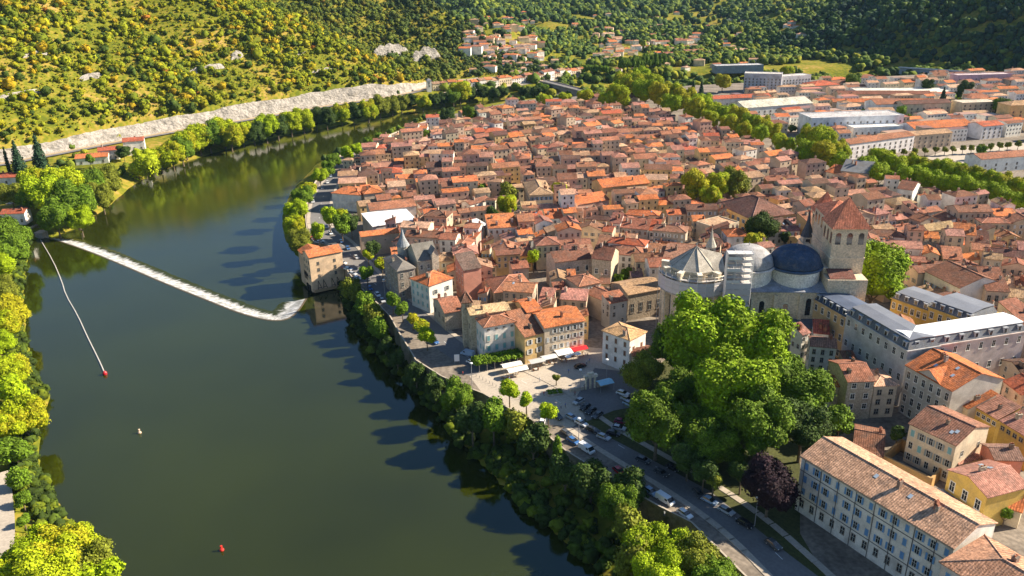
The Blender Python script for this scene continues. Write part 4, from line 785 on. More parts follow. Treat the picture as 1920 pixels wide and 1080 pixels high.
def crown_mesh(name, lobes, nleaf, leaf, col, colvar=.35, seed=0, mat='foliage', drop=0, core=.78, col2=None):
    """lobes: (x,y,z,rx,rz). leaf cards spread over the lobes, plus a rough inner mass"""
    g = np.random.default_rng(seed); L_ = np.array(lobes, float); area = L_[:, 3]**2; pk = area/area.sum(); Vs, Fs, Cs = [], [], []; n0 = 0
    k = g.choice(len(L_), nleaf, p=pk); d = g.normal(size=(nleaf, 3)); d /= np.linalg.norm(d, axis=1)[:, None]; d[:, 2] = np.where(d[:, 2] < -.35, -d[:, 2], d[:, 2])
    rad = .80+.26*g.random(nleaf)**1.2
    lump = 1+.10*np.sin(d[:, 0]*7+k*1.7)*np.sin(d[:, 1]*6+k)+.07*np.sin(d[:, 2]*11+k*2.3)
    rad = rad*lump
    c = L_[k, :3]+d*np.stack([L_[k, 3]*rad, L_[k, 3]*rad, L_[k, 4]*rad], 1); c[:, 2] -= drop*g.random(nleaf)
    nrm = d*1.0+g.normal(size=(nleaf, 3))*.55+np.array([0, 0, .25]); nrm /= np.linalg.norm(nrm, axis=1)[:, None]
    a = np.cross(nrm, g.normal(size=(nleaf, 3))); a /= np.linalg.norm(a, axis=1)[:, None]; b = np.cross(nrm, a); s = leaf*(.6+.8*g.random(nleaf))[:, None]
    q = np.stack([c-a*s, c-b*s*.7, c+a*s, c+b*s*.7], 1).reshape(-1, 3)
    Fq = np.arange(nleaf*4).reshape(-1, 4)
    cc = np.array(col)[None, :]*(1+colvar*(g.random((nleaf, 1))-.5)*2)
    lobv = (1+.22*(g.random(len(L_))-.5)*2)[k][:, None]; cc = cc*lobv
    if col2 is not None: m_ = (g.random(len(L_)) < .35)[k]; cc[m_] = np.array(col2)*(1+colvar*(g.random((m_.sum(), 1))-.5)*2)
    # inner mass (quads from tri fan duplicated): use degenerate-free quads by pairing with midpoints
    for l in L_:
        v = IV1*(1+.12*g.normal(size=(len(IV1), 1)))*np.array([l[3], l[3], l[4]])*core+l[:3]
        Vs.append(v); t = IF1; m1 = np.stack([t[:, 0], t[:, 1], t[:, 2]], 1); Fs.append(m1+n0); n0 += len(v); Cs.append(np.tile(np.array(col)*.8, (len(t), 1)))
    me = bpy.data.meshes.new(name); Vall = np.concatenate([q]+Vs); nq = nleaf; tri = np.concatenate(Fs)+len(q)
    me.vertices.add(len(Vall)); me.vertices.foreach_set('co', Vall.astype('f').ravel()); nl = nq*4+len(tri)*3
    me.loops.add(nl); me.loops.foreach_set('vertex_index', np.concatenate([Fq.ravel(), tri.ravel()]).astype('i')); me.polygons.add(nq+len(tri))
    me.polygons.foreach_set('loop_start', np.concatenate([np.arange(nq)*4, nq*4+np.arange(len(tri))*3]).astype('i')); me.polygons.foreach_set('loop_total', np.concatenate([np.full(nq, 4), np.full(len(tri), 3)]).astype('i'))
    me.update(calc_edges=True); at = me.attributes.new('col', 'FLOAT_VECTOR', 'FACE'); at.data.foreach_set('vector', np.clip(np.concatenate([cc]+Cs), .002, .9).astype('f').ravel()); me.materials.append(MATS[mat]); return me
def lobes_round(n, g, spread=.55, rr_=.5, flat=1.0):
    out = [(0, 0, 0, .72, .72*flat)]
    for i in range(n):
        t = 2*pi*i/n*2.4+g.random(); z = g.uniform(-.35, .6); rad = spread*math.sqrt(max(.1, 1-z*z))*g.uniform(.8, 1.1); r_ = rr_*g.uniform(.75, 1.15); out.append((rad*cos(t), rad*sin(t), z*flat, r_, r_*flat))
    return out
YG = (.31, .37, .008); GR = (.12, .20, .012); DG = (.05, .085, .014); BR = (.28, .38, .007); YE = (.34, .32, .010); OL = (.16, .18, .016)
PROTO = {}
def proto(kind, n, colr, nleaf, leaf, lob=9, flat=1.0, **kw):
    PROTO[kind] = []
    for i in range(n):
        g = np.random.default_rng(hash(kind) % 1000 if False else sum(map(ord, kind))+i); PROTO[kind].append(crown_mesh('crown', lobes_round(lob, g, flat=flat, **{k: v for k, v in kw.items() if k in ('spread', 'rr_')}), nleaf, leaf, colr, seed=i+sum(map(ord, kind)), **{k: v for k, v in kw.items() if k not in ('spread', 'rr_')}))
proto('plane', 4, BR, 2600, .075, 11)
proto('yellow', 3, YG, 2600, .075, 11, col2=YE)
proto('golden', 2, YE, 2200, .075, 9)
proto('green', 4, GR, 2600, .075, 10)
proto('dark', 3, DG, 2600, .07, 10)
proto('olive', 3, OL, 2400, .075, 10)
proto('purple', 1, (.026, .013, .018), 7000, .045, 12)
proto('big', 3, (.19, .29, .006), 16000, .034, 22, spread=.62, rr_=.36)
proto('bigdark', 2, (.09, .15, .008), 14000, .036, 22, spread=.62, rr_=.36)  # darker copy of the big crown, with shade put into its leaf colour
proto('willow', 1, YG, 3000, .06, 8, drop=.6)
def cone_mesh(seed, colr, rel=.35, tiers=9, nleaf=1800, leaf=.05):
    lobes = [(0, 0, -1+2*(i+.5)/tiers, rel*(1-(i/tiers)**1.1)+.04, .22) for i in range(tiers)]
    return crown_mesh('crown', lobes, nleaf, leaf, colr, seed=seed, core=.7)
for k_, c_, n_ in (('plane', BR, 2), ('yellow', YG, 2), ('green', GR, 2), ('olive', OL, 1), ('dark', DG, 2), ('golden', YE, 1)): proto(k_+'_L', n_, c_, 11000, .036, 18, spread=.62, rr_=.38, **({'col2': YE} if k_ == 'yellow' else {}))
PROTO['cedar'] = [cone_mesh(i, (.03, .065, .03), .42) for i in range(2)]
PROTO['cypress'] = [crown_mesh('crown', [(0, 0, -.9+i*.2, .13*math.sqrt(max(.05, 1-((i-3)/7)**2)), .2) for i in range(10)], 900, .035, (.025, .05, .02), seed=5)]
PROTO['poplar'] = [crown_mesh('crown', [(0, 0, -.9+i*.2, .3*math.sqrt(max(.05, 1-((i-4)/6)**2)), .28) for i in range(10)], 1800, .05, GR, seed=6)]
FOLWORD = {'plane': 'bright green', 'yellow': 'yellow green', 'golden': 'golden yellow', 'green': 'mid green', 'dark': 'dark green', 'olive': 'olive green', 'purple': 'dark purple', 'big': 'huge bright green', 'bigdark': 'large dark green', 'willow': 'drooping yellow green', 'cedar': 'dark layered', 'cypress': 'thin dark', 'poplar': 'upright green'}
TM = {}
def trunk_mesh(r_, h):
    k = (round(r_, 1), round(h, 0))
    if k not in TM:
        b = MB(); b.tube((0, 0, -1), (0, 0, h), r_*1.2, 'bark', (.2, .15, .1), 7, r_*.7)
        for a in (0.3, 2.3, 4.4): b.tube((0, 0, h*.8), (cos(a)*h*.45, sin(a)*h*.45, h*1.45), r_*.5, 'bark', (.2, .15, .1), 5, r_*.2)
        TM[k] = b.mesh('trunk')
    return TM[k]
TREES = []
def tree(x, y, g, r_, kind, label=None, group=None, hr=None, th=None, name='tree', zf=1.0):
    th = th if th is not None else r_*.7; hz = r_*zf
    if r_ > 5.5 and kind+'_L' in PROTO: kind = kind+'_L'
    root = empty(name, (x, y, g), random.uniform(0, 6.28), label, 'tree', group)
    c = bpy.data.objects.new('crown', random.choice(PROTO[kind])); COL.objects.link(c); c.parent = root; c.location = (0, 0, th+hz*.95); c.scale = (r_, r_*random.uniform(.9, 1.1), hz); c.rotation_euler = (0, 0, random.uniform(0, 6.28))
    if kind in ('cedar', 'cypress', 'poplar'): c.scale = (r_, r_, r_)
    t = bpy.data.objects.new('trunk', trunk_mesh(max(.2, min(.9, r_*.055)), max(1, th+hz*.3))); COL.objects.link(t); t.parent = root
    TREES.append((root, kind.replace('_L', ''), x, y)); return root
def pt(px, py, rpx, kind, label=None, group=None, g=10, th=None, zf=1.0, name='tree'):
    """crown centre and radius in picture pixels -> position on ground g (None: terrain)"""
    gg = 4 if g is None else g
    for _ in range(3):
        dpt = depth(px, py, gg+4); r_ = rpx*dpt/FPX; t_ = r_*.7 if th is None else th; zc = gg+t_+r_*zf*.95; x, y = P(px, py, zc)
        if g is None: gg = max(H1(x, y), .2)
    return tree(x, y, gg, r_*1.06, kind, label, group, th=th, zf=zf, name=name)
# park giants
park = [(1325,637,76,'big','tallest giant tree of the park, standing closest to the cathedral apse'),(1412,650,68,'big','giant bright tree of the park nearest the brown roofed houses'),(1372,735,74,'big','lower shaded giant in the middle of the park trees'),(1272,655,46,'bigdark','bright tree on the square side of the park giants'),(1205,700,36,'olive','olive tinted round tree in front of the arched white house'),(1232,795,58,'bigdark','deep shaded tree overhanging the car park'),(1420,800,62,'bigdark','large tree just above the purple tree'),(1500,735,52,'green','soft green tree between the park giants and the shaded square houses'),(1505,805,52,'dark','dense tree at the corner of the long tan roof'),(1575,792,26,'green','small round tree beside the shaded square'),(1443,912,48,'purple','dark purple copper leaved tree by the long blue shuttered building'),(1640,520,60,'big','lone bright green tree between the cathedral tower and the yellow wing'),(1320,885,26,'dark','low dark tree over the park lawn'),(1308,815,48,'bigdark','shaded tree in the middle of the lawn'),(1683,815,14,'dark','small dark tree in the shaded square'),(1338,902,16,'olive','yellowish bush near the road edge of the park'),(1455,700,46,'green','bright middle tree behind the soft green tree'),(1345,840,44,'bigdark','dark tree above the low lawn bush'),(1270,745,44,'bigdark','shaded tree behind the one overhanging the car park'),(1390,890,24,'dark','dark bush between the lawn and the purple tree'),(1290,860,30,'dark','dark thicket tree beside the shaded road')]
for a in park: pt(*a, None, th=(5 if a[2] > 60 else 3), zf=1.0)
Q_ = 'trees along the quay below the road'
names_ord = ['first','second','third','fourth','fifth','sixth','seventh','eighth','ninth','tenth','eleventh','twelfth','thirteenth','fourteenth','fifteenth','sixteenth','seventeenth','eighteenth','nineteenth','twentieth','twenty-first','twenty-second','twenty-third','twenty-fourth','twenty-fifth','twenty-sixth','twenty-seventh','twenty-eighth','twenty-ninth','thirtieth']
def series(lst, tmpl, group, **kw):
    for i, a in enumerate(lst): o_ = names_ord[i] if i < 30 else 'thirty-'+names_ord[i-30]; pt(*a, tmpl.format(o=o_, f=FOLWORD[a[3]]), group, **kw)
series([(665,548,20,'olive'),(683,575,20,'green'),(700,600,20,'olive'),(712,622,18,'green'),(722,650,14,'dark'),(745,675,14,'dark'),(780,705,18,'dark'),(815,730,22,'dark')], '{f} waterside tree below the quay wall, {o} from the mill towards the square', Q_, g=1.5, th=1.5, zf=1.3)
series([(856,748,30,'green'),(885,790,30,'dark'),(925,790,30,'green'),(972,800,29,'olive'),(1000,830,29,'dark'),(1045,850,29,'poplar'),(1060,890,30,'dark'),(1108,905,32,'dark'),(1160,950,36,'bigdark'),(1180,985,34,'olive'),(1175,925,34,'dark'),(1208,1020,40,'plane'),(1262,1045,44,'plane'),(1310,1062,46,'olive'),(1185,1050,34,'olive'),(1235,1090,46,'plane'),(1340,1095,46,'green')], '{f} tree rooted below the quay, {o} downstream of the cafe square', Q_, g=2, th=3, zf=1.15)
pt(955,733,18,'plane','small round street tree nearest the river on the cafe square','square trees',th=3); pt(987,752,14,'plane','middle one of the three small trees at the river edge of the square','square trees',th=3); pt(1028,772,17,'plane','small tree next to the parked cars at the square edge','square trees',th=3)
pt(1043,709,8,'olive','tiny potted tree on the open square','square trees',th=1.5)
series([(688,514,14,'green'),(736,566,15,'green'),(754,582,13,'green'),(773,598,12,'golden'),(790,612,14,'yellow'),(800,632,16,'plane')], '{f} clipped tree on the quay road, {o} from the mill', 'trees on the quay road', th=2.5)
series([(561,452,22,'olive'),(552,425,20,'yellow'),(557,398,22,'plane'),(566,370,20,'green'),(578,355,15,'yellow'),(600,332,15,'plane'),(616,318,13,'green'),(625,300,14,'green'),(650,290,13,'plane'),(668,282,11,'plane'),(690,268,9,'green'),(710,258,8,'green')], '{f} tree on the upstream quay edge, {o} from the mill', 'trees on the upstream quay', g=8, th=3)
for a in [(597,437,14,'plane','bright round tree beside the red car above the mill'),(640,402,12,'yellow','small yellow tree in the quay garden'),(617,410,16,'plane','light green tree at the street side of the quay garden'),(640,425,17,'green','middle tree of the quay garden'),(658,420,15,'dark','tree under the white roofed shed in the quay garden'),(690,478,10,'yellow','small yellow tree below the beige block'),(716,495,13,'yellow','narrow tree against the stone mansion'),(700,470,14,'dark','dark tree in the hollow beside the mansion'),(1303,352,27,'golden','large round yellow tree near the hipped hall'),(1330,368,20,'yellow','front tree of the round yellow clump in the old town'),(1345,350,24,'yellow','middle tree of the round yellow clump'),(1378,345,25,'olive','greener tree at the boulevard end of the yellow clump'),(1430,430,28,'dark','dense dark round tree in front of the hipped hall'),(1412,455,18,'yellow','yellow green tree hugging the silver dome'),(1432,465,14,'yellow','small yellow tree squeezed between the two domes'),(1473,447,11,'dark','small dark tree behind the blue dome'),(950,387,19,'yellow','bright round tree beside the cream courtyard mansion'),(925,403,13,'dark','grey green round bush beside the bright tree'),(952,360,16,'olive','tree wrapped in the shade of the courtyard mansion'),(1048,355,14,'yellow','tree behind the cream courtyard mansion'),(1000,485,12,'plane','lone small tree among roofs before the stone palace'),(1175,516,11,'green','small tree in the palace courtyard'),(1160,525,9,'green','bushy tree at the foot of the stone palace'),(905,360,11,'green','dark green tree by the white gabled house'),(800,255,8,'green','little tree on a terrace near the river bend'),(770,300,7,'green','little tree between roofs in the upper town'),(880,213,14,'green','green tree on the far edge of the roofs by the river'),(838,217,14,'dark','dark tree on the far edge of the roofs by the river'),(1140,253,9,'olive','small tree deep in the upper roofs')]:
    pt(*a, 'trees between the old town houses', th=3.5, zf=1.15)
bl = [(1140,190,15),(1160,182,20),(1185,165,22),(1210,172,22),(1235,180,20),(1170,158,20),(1200,150,18),(1225,160,18),(1262,178,20),(1258,196,18),(1285,190,20),(1300,205,20),(1318,198,18),(1340,213,17),(1330,225,16),(1362,215,18),(1385,222,18),(1365,233,16),(1405,232,18),(1395,245,16),(1430,238,18),(1425,255,16),(1450,250,16),(1462,268,15),(1480,272,12),(1520,262,24),(1545,268,24),(1512,285,22),(1545,292,22),(1572,285,20),(1575,305,18)]
series([(a, b_, c, ['plane','yellow','yellow','plane','golden','yellow'][i % 6]) for i, (a, b_, c) in enumerate(bl)], '{f} boulevard plane tree, {o} along the row from the far bridge', 'plane trees of the boulevard', th=4, zf=1.15)
bl = [(1625,312),(1650,300),(1650,325),(1680,312),(1700,332),(1715,310),(1740,340),(1745,318),(1772,345),(1780,322),(1805,352),(1812,330),(1840,358),(1848,337),(1876,368),(1880,345),(1908,378),(1912,352)]
series([(a, b_, 22, ['plane','yellow'][i % 2]) for i, (a, b_) in enumerate(bl)], '{f} boulevard plane tree beside the white esplanade, {o} from the gap in the row', 'plane trees of the boulevard', th=5)
series([(1370+i*0+x, y, 6, 'olive') for i, (x, y) in enumerate([(285,287),(305,286),(325,285),(345,284),(365,283),(385,281),(402,281),(417,280),(436,278),(452,278),(470,276),(488,275),(505,273),(520,272),(540,270)])], 'small young tree on the white esplanade, {o} from the long white block', 'young trees of the esplanade', th=2)
series([(85,372,34,'plane'),(120,352,34,'yellow'),(140,385,36,'green'),(165,345,30,'green'),(195,340,26,'olive'),(105,410,30,'green'),(150,415,22,'plane'),(60,345,24,'yellow'),(190,370,24,'olive')], '{f} tree in the clump beside the weir head, {o} from the lock', 'clump beside the weir head', g=None, th=1, zf=1.15)
pt(270,307,27,'willow','drooping yellow willow at the water edge by the villas','far bank trees',g=None,th=0); pt(232,292,14,'dark','dark conifer in front of the villas','far bank trees',g=None,th=2)
series([(322,292,24,'yellow'),(300,300,20,'yellow'),(345,262,22,'yellow'),(340,285,22,'green'),(372,255,24,'yellow'),(392,258,24,'green'),(418,245,24,'yellow'),(432,258,22,'yellow'),(455,252,20,'yellow'),(475,250,20,'dark'),(498,242,22,'plane'),(520,240,20,'dark'),(545,232,20,'yellow'),(568,226,20,'yellow'),(592,222,18,'dark'),(612,222,18,'dark'),(640,214,18,'yellow'),(662,212,17,'dark'),(690,208,18,'yellow'),(712,200,18,'olive'),(735,198,15,'olive'),(752,190,14,'olive')], '{f} tree on the far bank, {o} from the villas towards the road bridge', 'far bank trees', g=None, th=0, zf=1.15)
series([(775,190,14,'dark'),(792,184,15,'yellow'),(812,188,13,'dark'),(832,182,13,'dark'),(862,170,20,'yellow'),(850,184,14,'green'),(880,176,14,'dark'),(905,175,13,'dark'),(925,176,12,'dark'),(945,173,10,'dark'),(985,165,11,'dark'),(1005,160,12,'dark'),(1018,166,11,'green'),(1035,168,9,'dark')], '{f} tree under the row of riverside houses, {o} towards the road bridge', 'far bank trees', g=None, th=0)
for a in [(1024,190,13,'yellow','rounded yellow tree by the water before the road bridge'),(1060,187,13,'yellow','second rounded yellow tree before the road bridge'),(1096,184,16,'yellow','broad yellow tree hiding the town end of the bridge'),(1120,182,12,'olive','olive tree just past the town end of the bridge'),(1010,188,7,'green','tiny tree near the flat orange wall before the bridge')]: pt(*a, None, th=3)
series([(1168+i*8.4, 120-i*.9, 8, 'green') for i in range(10)], 'tall clipped plane of the far double row, {o} from the bridge side', 'tall clipped planes beyond the river', g=10, th=5, zf=1.6)
series([(1100+i*9, 130+.4*i, 7, 'green') for i in range(5)], 'short clipped plane on the far riverside square, {o} from the houses', 'clipped planes by the far bridge', g=10, th=3)
series([(12,440,36,'green'),(14,475,30,'green'),(2,505,26,'plane'),(4,545,26,'olive'),(18,590,34,'golden'),(6,615,30,'yellow'),(0,650,26,'plane'),(28,700,32,'yellow'),(5,690,26,'plane'),(22,738,28,'plane'),(45,785,40,'yellow'),(10,800,34,'yellow'),(28,850,28,'green'),(34,900,20,'green'),(42,938,15,'green'),(45,978,12,'green')], '{f} tree of the near left bank, {o} downwards from the lock', 'trees of the near bank', g=None, th=2)
series([(60,1040,50,'plane'),(125,1035,55,'yellow'),(165,1060,50,'olive'),(95,1085,60,'yellow'),(190,1095,40,'plane'),(20,1075,35,'yellow')], '{f} tree in the near corner clump by the river path, {o} from the path', 'near corner clump', g=None, th=2)
for a in [(75,300,36,'cedar','tall dark layered cedar beside the cliff road'),(33,302,30,'cedar','lighter cedar next to the tall dark one'),(14,308,26,'cypress','thin cypress at the foot of the cliff'),(20,365,22,'olive','low tree below the pale house at the picture edge'),(50,375,18,'green','bushy tree on the lawn above the lock'),(168,300,9,'green','small tree between the villas and the road'),(1768,183,16,'cedar','tall conifer among the white blocks beyond the boulevard'),(1810,165,14,'dark','dark bushy tree beyond the boulevard'),(1740,160,12,'dark','dark conifer clump beyond the boulevard'),(1880,200,18,'green','broad tree at the picture edge beyond the boulevard'),(1690,210,10,'green','small tree by the white courtyard block'),(1475,138,14,'yellow','yellow tree behind the white ministry like block'),(1355,155,15,'golden','golden tree beside the far river loop'),(1315,168,13,'cedar','pointed conifer beside the far river loop'),(1300,165,12,'cedar','second pointed conifer beside the far river loop'),(1885,965,12,'green','small garden tree by the yellow balcony house'),(1600,150,14,'green','tree near the brown roofed pavilion'),(1840,285,10,'green','small tree in front of the esplanade houses')]: pt(*a, None, g=None if a[1] < 190 and a[0] < 200 else 10, th=2)
vp = empty('vine_pergola', (*P(925, 672, 13), 10), 0.35, 'leafy green vine pergola over a terrace below the turquoise shuttered house', 'pergola')
o = linkmesh('foliage', crown_mesh('foliage', [(x, y, 0, 1.9, 1.2) for x in np.linspace(-7, 8, 8) for y in (-1.2, 1.2)], 3500, .3, GR, seed=77), vp, (1, 0, 3.2))
b = MB()
for x in np.linspace(-6, 8, 6): b.tube((x, -2.5, 0), (x, -2.5, 3), .12, 'paint', (.4, .35, .3), 5)
b.build('post', vp)
for i in range(6): pass
# ------------------------------------------------------------------ automatic old-town fabric
def pol(pts, z=10): return [P(a, b_, z) for a, b_ in pts]
FILL = pol([(618,372),(622,345),(645,318),(690,290),(745,265),(800,245),(860,226),(930,212),(1000,203),(1090,200),(1165,200),(1230,222),(1300,240),(1370,262),(1440,285),(1490,310),(1560,322),(1640,345),(1740,368),(1920,405),(2150,450),(2150,900),(1870,800),(1800,745),(1700,760),(1560,735),(1470,700),(1435,650),(1240,640),(1215,600),(1160,640),(1110,640),(1000,640),(860,650),(790,620),(760,560),(705,500),(690,440),(640,395)])
BLV = pol([(1130,205),(1280,215),(1400,262),(1480,295),(1600,330),(1700,355),(1800,378),(1990,410),(1990,360),(1800,320),(1600,285),(1500,262),(1400,232),(1280,190),(1150,165)])
import itertools
FARR = [np.array(f) for f in FOOT]
GRIDF = {}
FB = []
def free(pts, grow=.3):
    xs = np.array([p[0] for p in pts]); ys = np.array([p[1] for p in pts]); cx, cy = xs.mean(), ys.mean()
    X = np.concatenate([cx+(xs-cx)*k for k in (0, .35, .7, 1.0)]+[cx+((xs+np.roll(xs, 1))/2-cx)*k for k in (.5, 1.0)]); Y = np.concatenate([cy+(ys-cy)*k for k in (0, .35, .7, 1.0)]+[cy+((ys+np.roll(ys, 1))/2-cy)*k for k in (.5, 1.0)])
    if len(FB) != len(FARR): FB[:] = [(f[:, 0].min()-16, f[:, 0].max()+16, f[:, 1].min()-16, f[:, 1].max()+16) for f in FARR]
    BA = np.array(FB); near_ = np.nonzero((BA[:, 0] < cx) & (BA[:, 1] > cx) & (BA[:, 2] < cy) & (BA[:, 3] > cy))[0]
    for fi in near_:
        f = FARR[fi]
        if inpoly(X, Y, [tuple(p) for p in f]).any(): return False
        if inpoly(f[:, 0], f[:, 1], pts).any(): return False
    return True
TR = [(x, y, r_[0].children[0].scale[0] if False else 3.5) for r_, _k, x, y in []]
treexy = [(x, y, max(o.scale[0] for o in _r.children)) for _r, _k, x, y in TREES]
def treefree(cx, cy, rad): return all((cx-x)**2+(cy-y)**2 > (r3+rad*.55)**2 for x, y, r3 in treexy)
def theta(x, y): return .16*sin(x/70+.5)+.14*sin(y/95+1)+.10+ (.22 if x > 60 and y < 330 else 0)
CAND = []
random.seed(21)
SEEDS = []
for gy in np.arange(160, 900, 44):
    for gx in np.arange(-240, 560, 48): SEEDS.append((gx+random.uniform(-20, 20)+(29 if int(gy/44) % 2 else 0), gy+random.uniform(-18, 18)))
SA = np.array(SEEDS)
for si, (sx_, sy_) in enumerate(SEEDS):
    a0 = .15+.22*sin(sx_/85+1)*cos(sy_/100)+random.uniform(-.3, .3)
    if sx_ > 90 and sy_ < 330: a0 = -.35+random.uniform(-.12, .12) if random.random() < .6 else a0
    ly = -45.0+random.uniform(0, 6)
    r_i = 0
    while ly < 45:
        dep = random.uniform(7.5, 12)*(1.1 if sy_ > 450 else 1); lx = -48.0+random.uniform(0, 6)
        while lx < 48:
            w = random.choice([5, 6, 7, 8, 9, 10, 11, 13, 16])*random.uniform(.9, 1.1); ja = a0+random.uniform(-.06, .06); jy = random.uniform(-.8, .8)
            x = sx_+lx*cos(a0)-(ly+jy)*sin(a0); y = sy_+lx*sin(a0)+(ly+jy)*cos(a0)
            cx = x+w/2*cos(ja)-dep/2*sin(ja); cy = y+w/2*sin(ja)+dep/2*cos(ja)
            if np.argmin((SA[:, 0]-cx)**2+(SA[:, 1]-cy)**2) == si: CAND.append((x, y, w, dep*random.uniform(.8, 1.02), ja, 0))
            lx += w+random.choice([.05, .05, .3, .8, 2.0])
        ly += dep+random.choice([.6, .8, 3.2, 3.8]); r_i += 1
for i in range(5200):
    x = random.uniform(-250, 560); y = random.uniform(150, 880); w = random.uniform(4.5, 9); CAND.append((x, y, w, random.uniform(4.5, 8), random.uniform(-.3, .5), -1))
tiles = ['orange']*4+['rust']*7+['brown']*7+['red']*2+['tan']*5+['pale']*2+['dark']*4+['pink']*4
walls = ['cream']*5+['beige']*5+['stone']*3+['white']*3+['pink']*2+['ochre']*2+['grey']
ACC = []
for (x, y, w, d, a, rw) in CAND:
    ca_, sa_ = cos(a), sin(a); pts = [(x+px_*ca_-py_*sa_, y+px_*sa_+py_*ca_) for px_, py_ in ((0, 0), (w, 0), (w, d), (0, d))]
    cx, cy = sum(p[0] for p in pts)/4, sum(p[1] for p in pts)/4
    if not inpoly(np.array([p[0] for p in pts]), np.array([p[1] for p in pts]), FILL).all(): continue
    if inpoly(np.array([cx]), np.array([cy]), BLV)[0]: continue
    if not treefree(cx, cy, 6.0): continue
    if not free(pts):
        # retry smaller
        w2, d2 = w*.6, d*.6; pts = [(x+px_*ca_-py_*sa_, y+px_*sa_+py_*ca_) for px_, py_ in ((w*.2, d*.2), (w*.2+w2, d*.2), (w*.2+w2, d*.2+d2), (w*.2, d*.2+d2))]
        if not free(pts): continue
        x, y = pts[0]; w, d = w2, d2
    u, v, dp = proj(cx, cy, 20)
    if not (-60 < u < 1990 and 60 < v < 1130): continue
    sh = [(cx+(p_[0]-cx)*.93, cy+(p_[1]-cy)*.93) for p_ in [(x+px_*ca_-py_*sa_, y+px_*sa_+py_*ca_) for px_, py_ in ((0, 0), (w, 0), (w, d), (0, d))]]; FARR.append(np.array(sh)); FB.append((min(q[0] for q in sh)-16, max(q[0] for q in sh)+16, min(q[1] for q in sh)-16, max(q[1] for q in sh)+16))
    ACC.append((dp, x, y, w, d, a, rw, u, v))
ACC.sort(key=lambda t: t[0])
print('auto candidates', len(ACC), 'hand', len(HAND))
NIND = 300-sum(1 for n in ROOTS if n.startswith('house'))-2
inx = []; stuffm = MB()
AUTO = []
def autohouse_params(w, d, dp):
    he = random.triangular(7, 17, 10.5); t = random.choices(['gx', 'gy', 'hip', 'shed'], [.46, .26, .13, .15])[0]
    if w > 13 and t == 'gy': t = 'hip'
    if min(w, d) < 6: t = random.choice(['shed', 'gx', 'shedx'])
    if min(w, d) < 6: he *= .72
    elif d < 9: he *= .9
    return he, t
for i, (dp, x, y, w, d, a, rw, u, v) in enumerate(ACC):
    he, t = autohouse_params(w, d, dp); wl = random.choice(walls); tl = random.choice(tiles)
    if u > 1350 and v < 480: tl = random.choice(['brown', 'rust', 'brown', 'pink', 'tan', 'dark', 'orange'])
    if i < NIND:
        near = dp < 420; nf = max(2, int(w/2.6)); fl = [he-2.0-2.9*k for k in range(2 if dp > 330 else 3) if he-2.0-2.9*k > 1.2]
        if t == 'shed' and random.random() < .5: fl = fl[:1]
        kinds = random.choice([['plain', 'dark'], ['white', 'plain'], ['wclosed', 'white'], ['brown', 'dark'], ['grey', 'plain'], ['dark'], ['blue', 'bclosed'] if random.random() < .3 else ['dark']])
        wi = [('F', nf if near else min(nf, 4), fl, kinds, .85, .95)]
        if u > 1000 and near: wi.append(('L', 2, fl[:2], kinds, .85, .95))
        if u < 1000 and near: wi.append(('R', 2, fl[:1], kinds, .85, .95))
        o = house('house', None, 'house', (x, y, 10), a, w, d, he, t, random.uniform(.3, .42), wl, tl, wins=wi, chim=random.choice([1, 1, 2, 3]), sky=(1 if random.random() < .12 else 0), occ=False, group='tiled houses of the old town')
        o.name = 'house'; AUTO.append((o, wl, tl, t, x, y, w, d, he))
    else: inx.append((x, y, w, d, a, he, t, wl, tl))
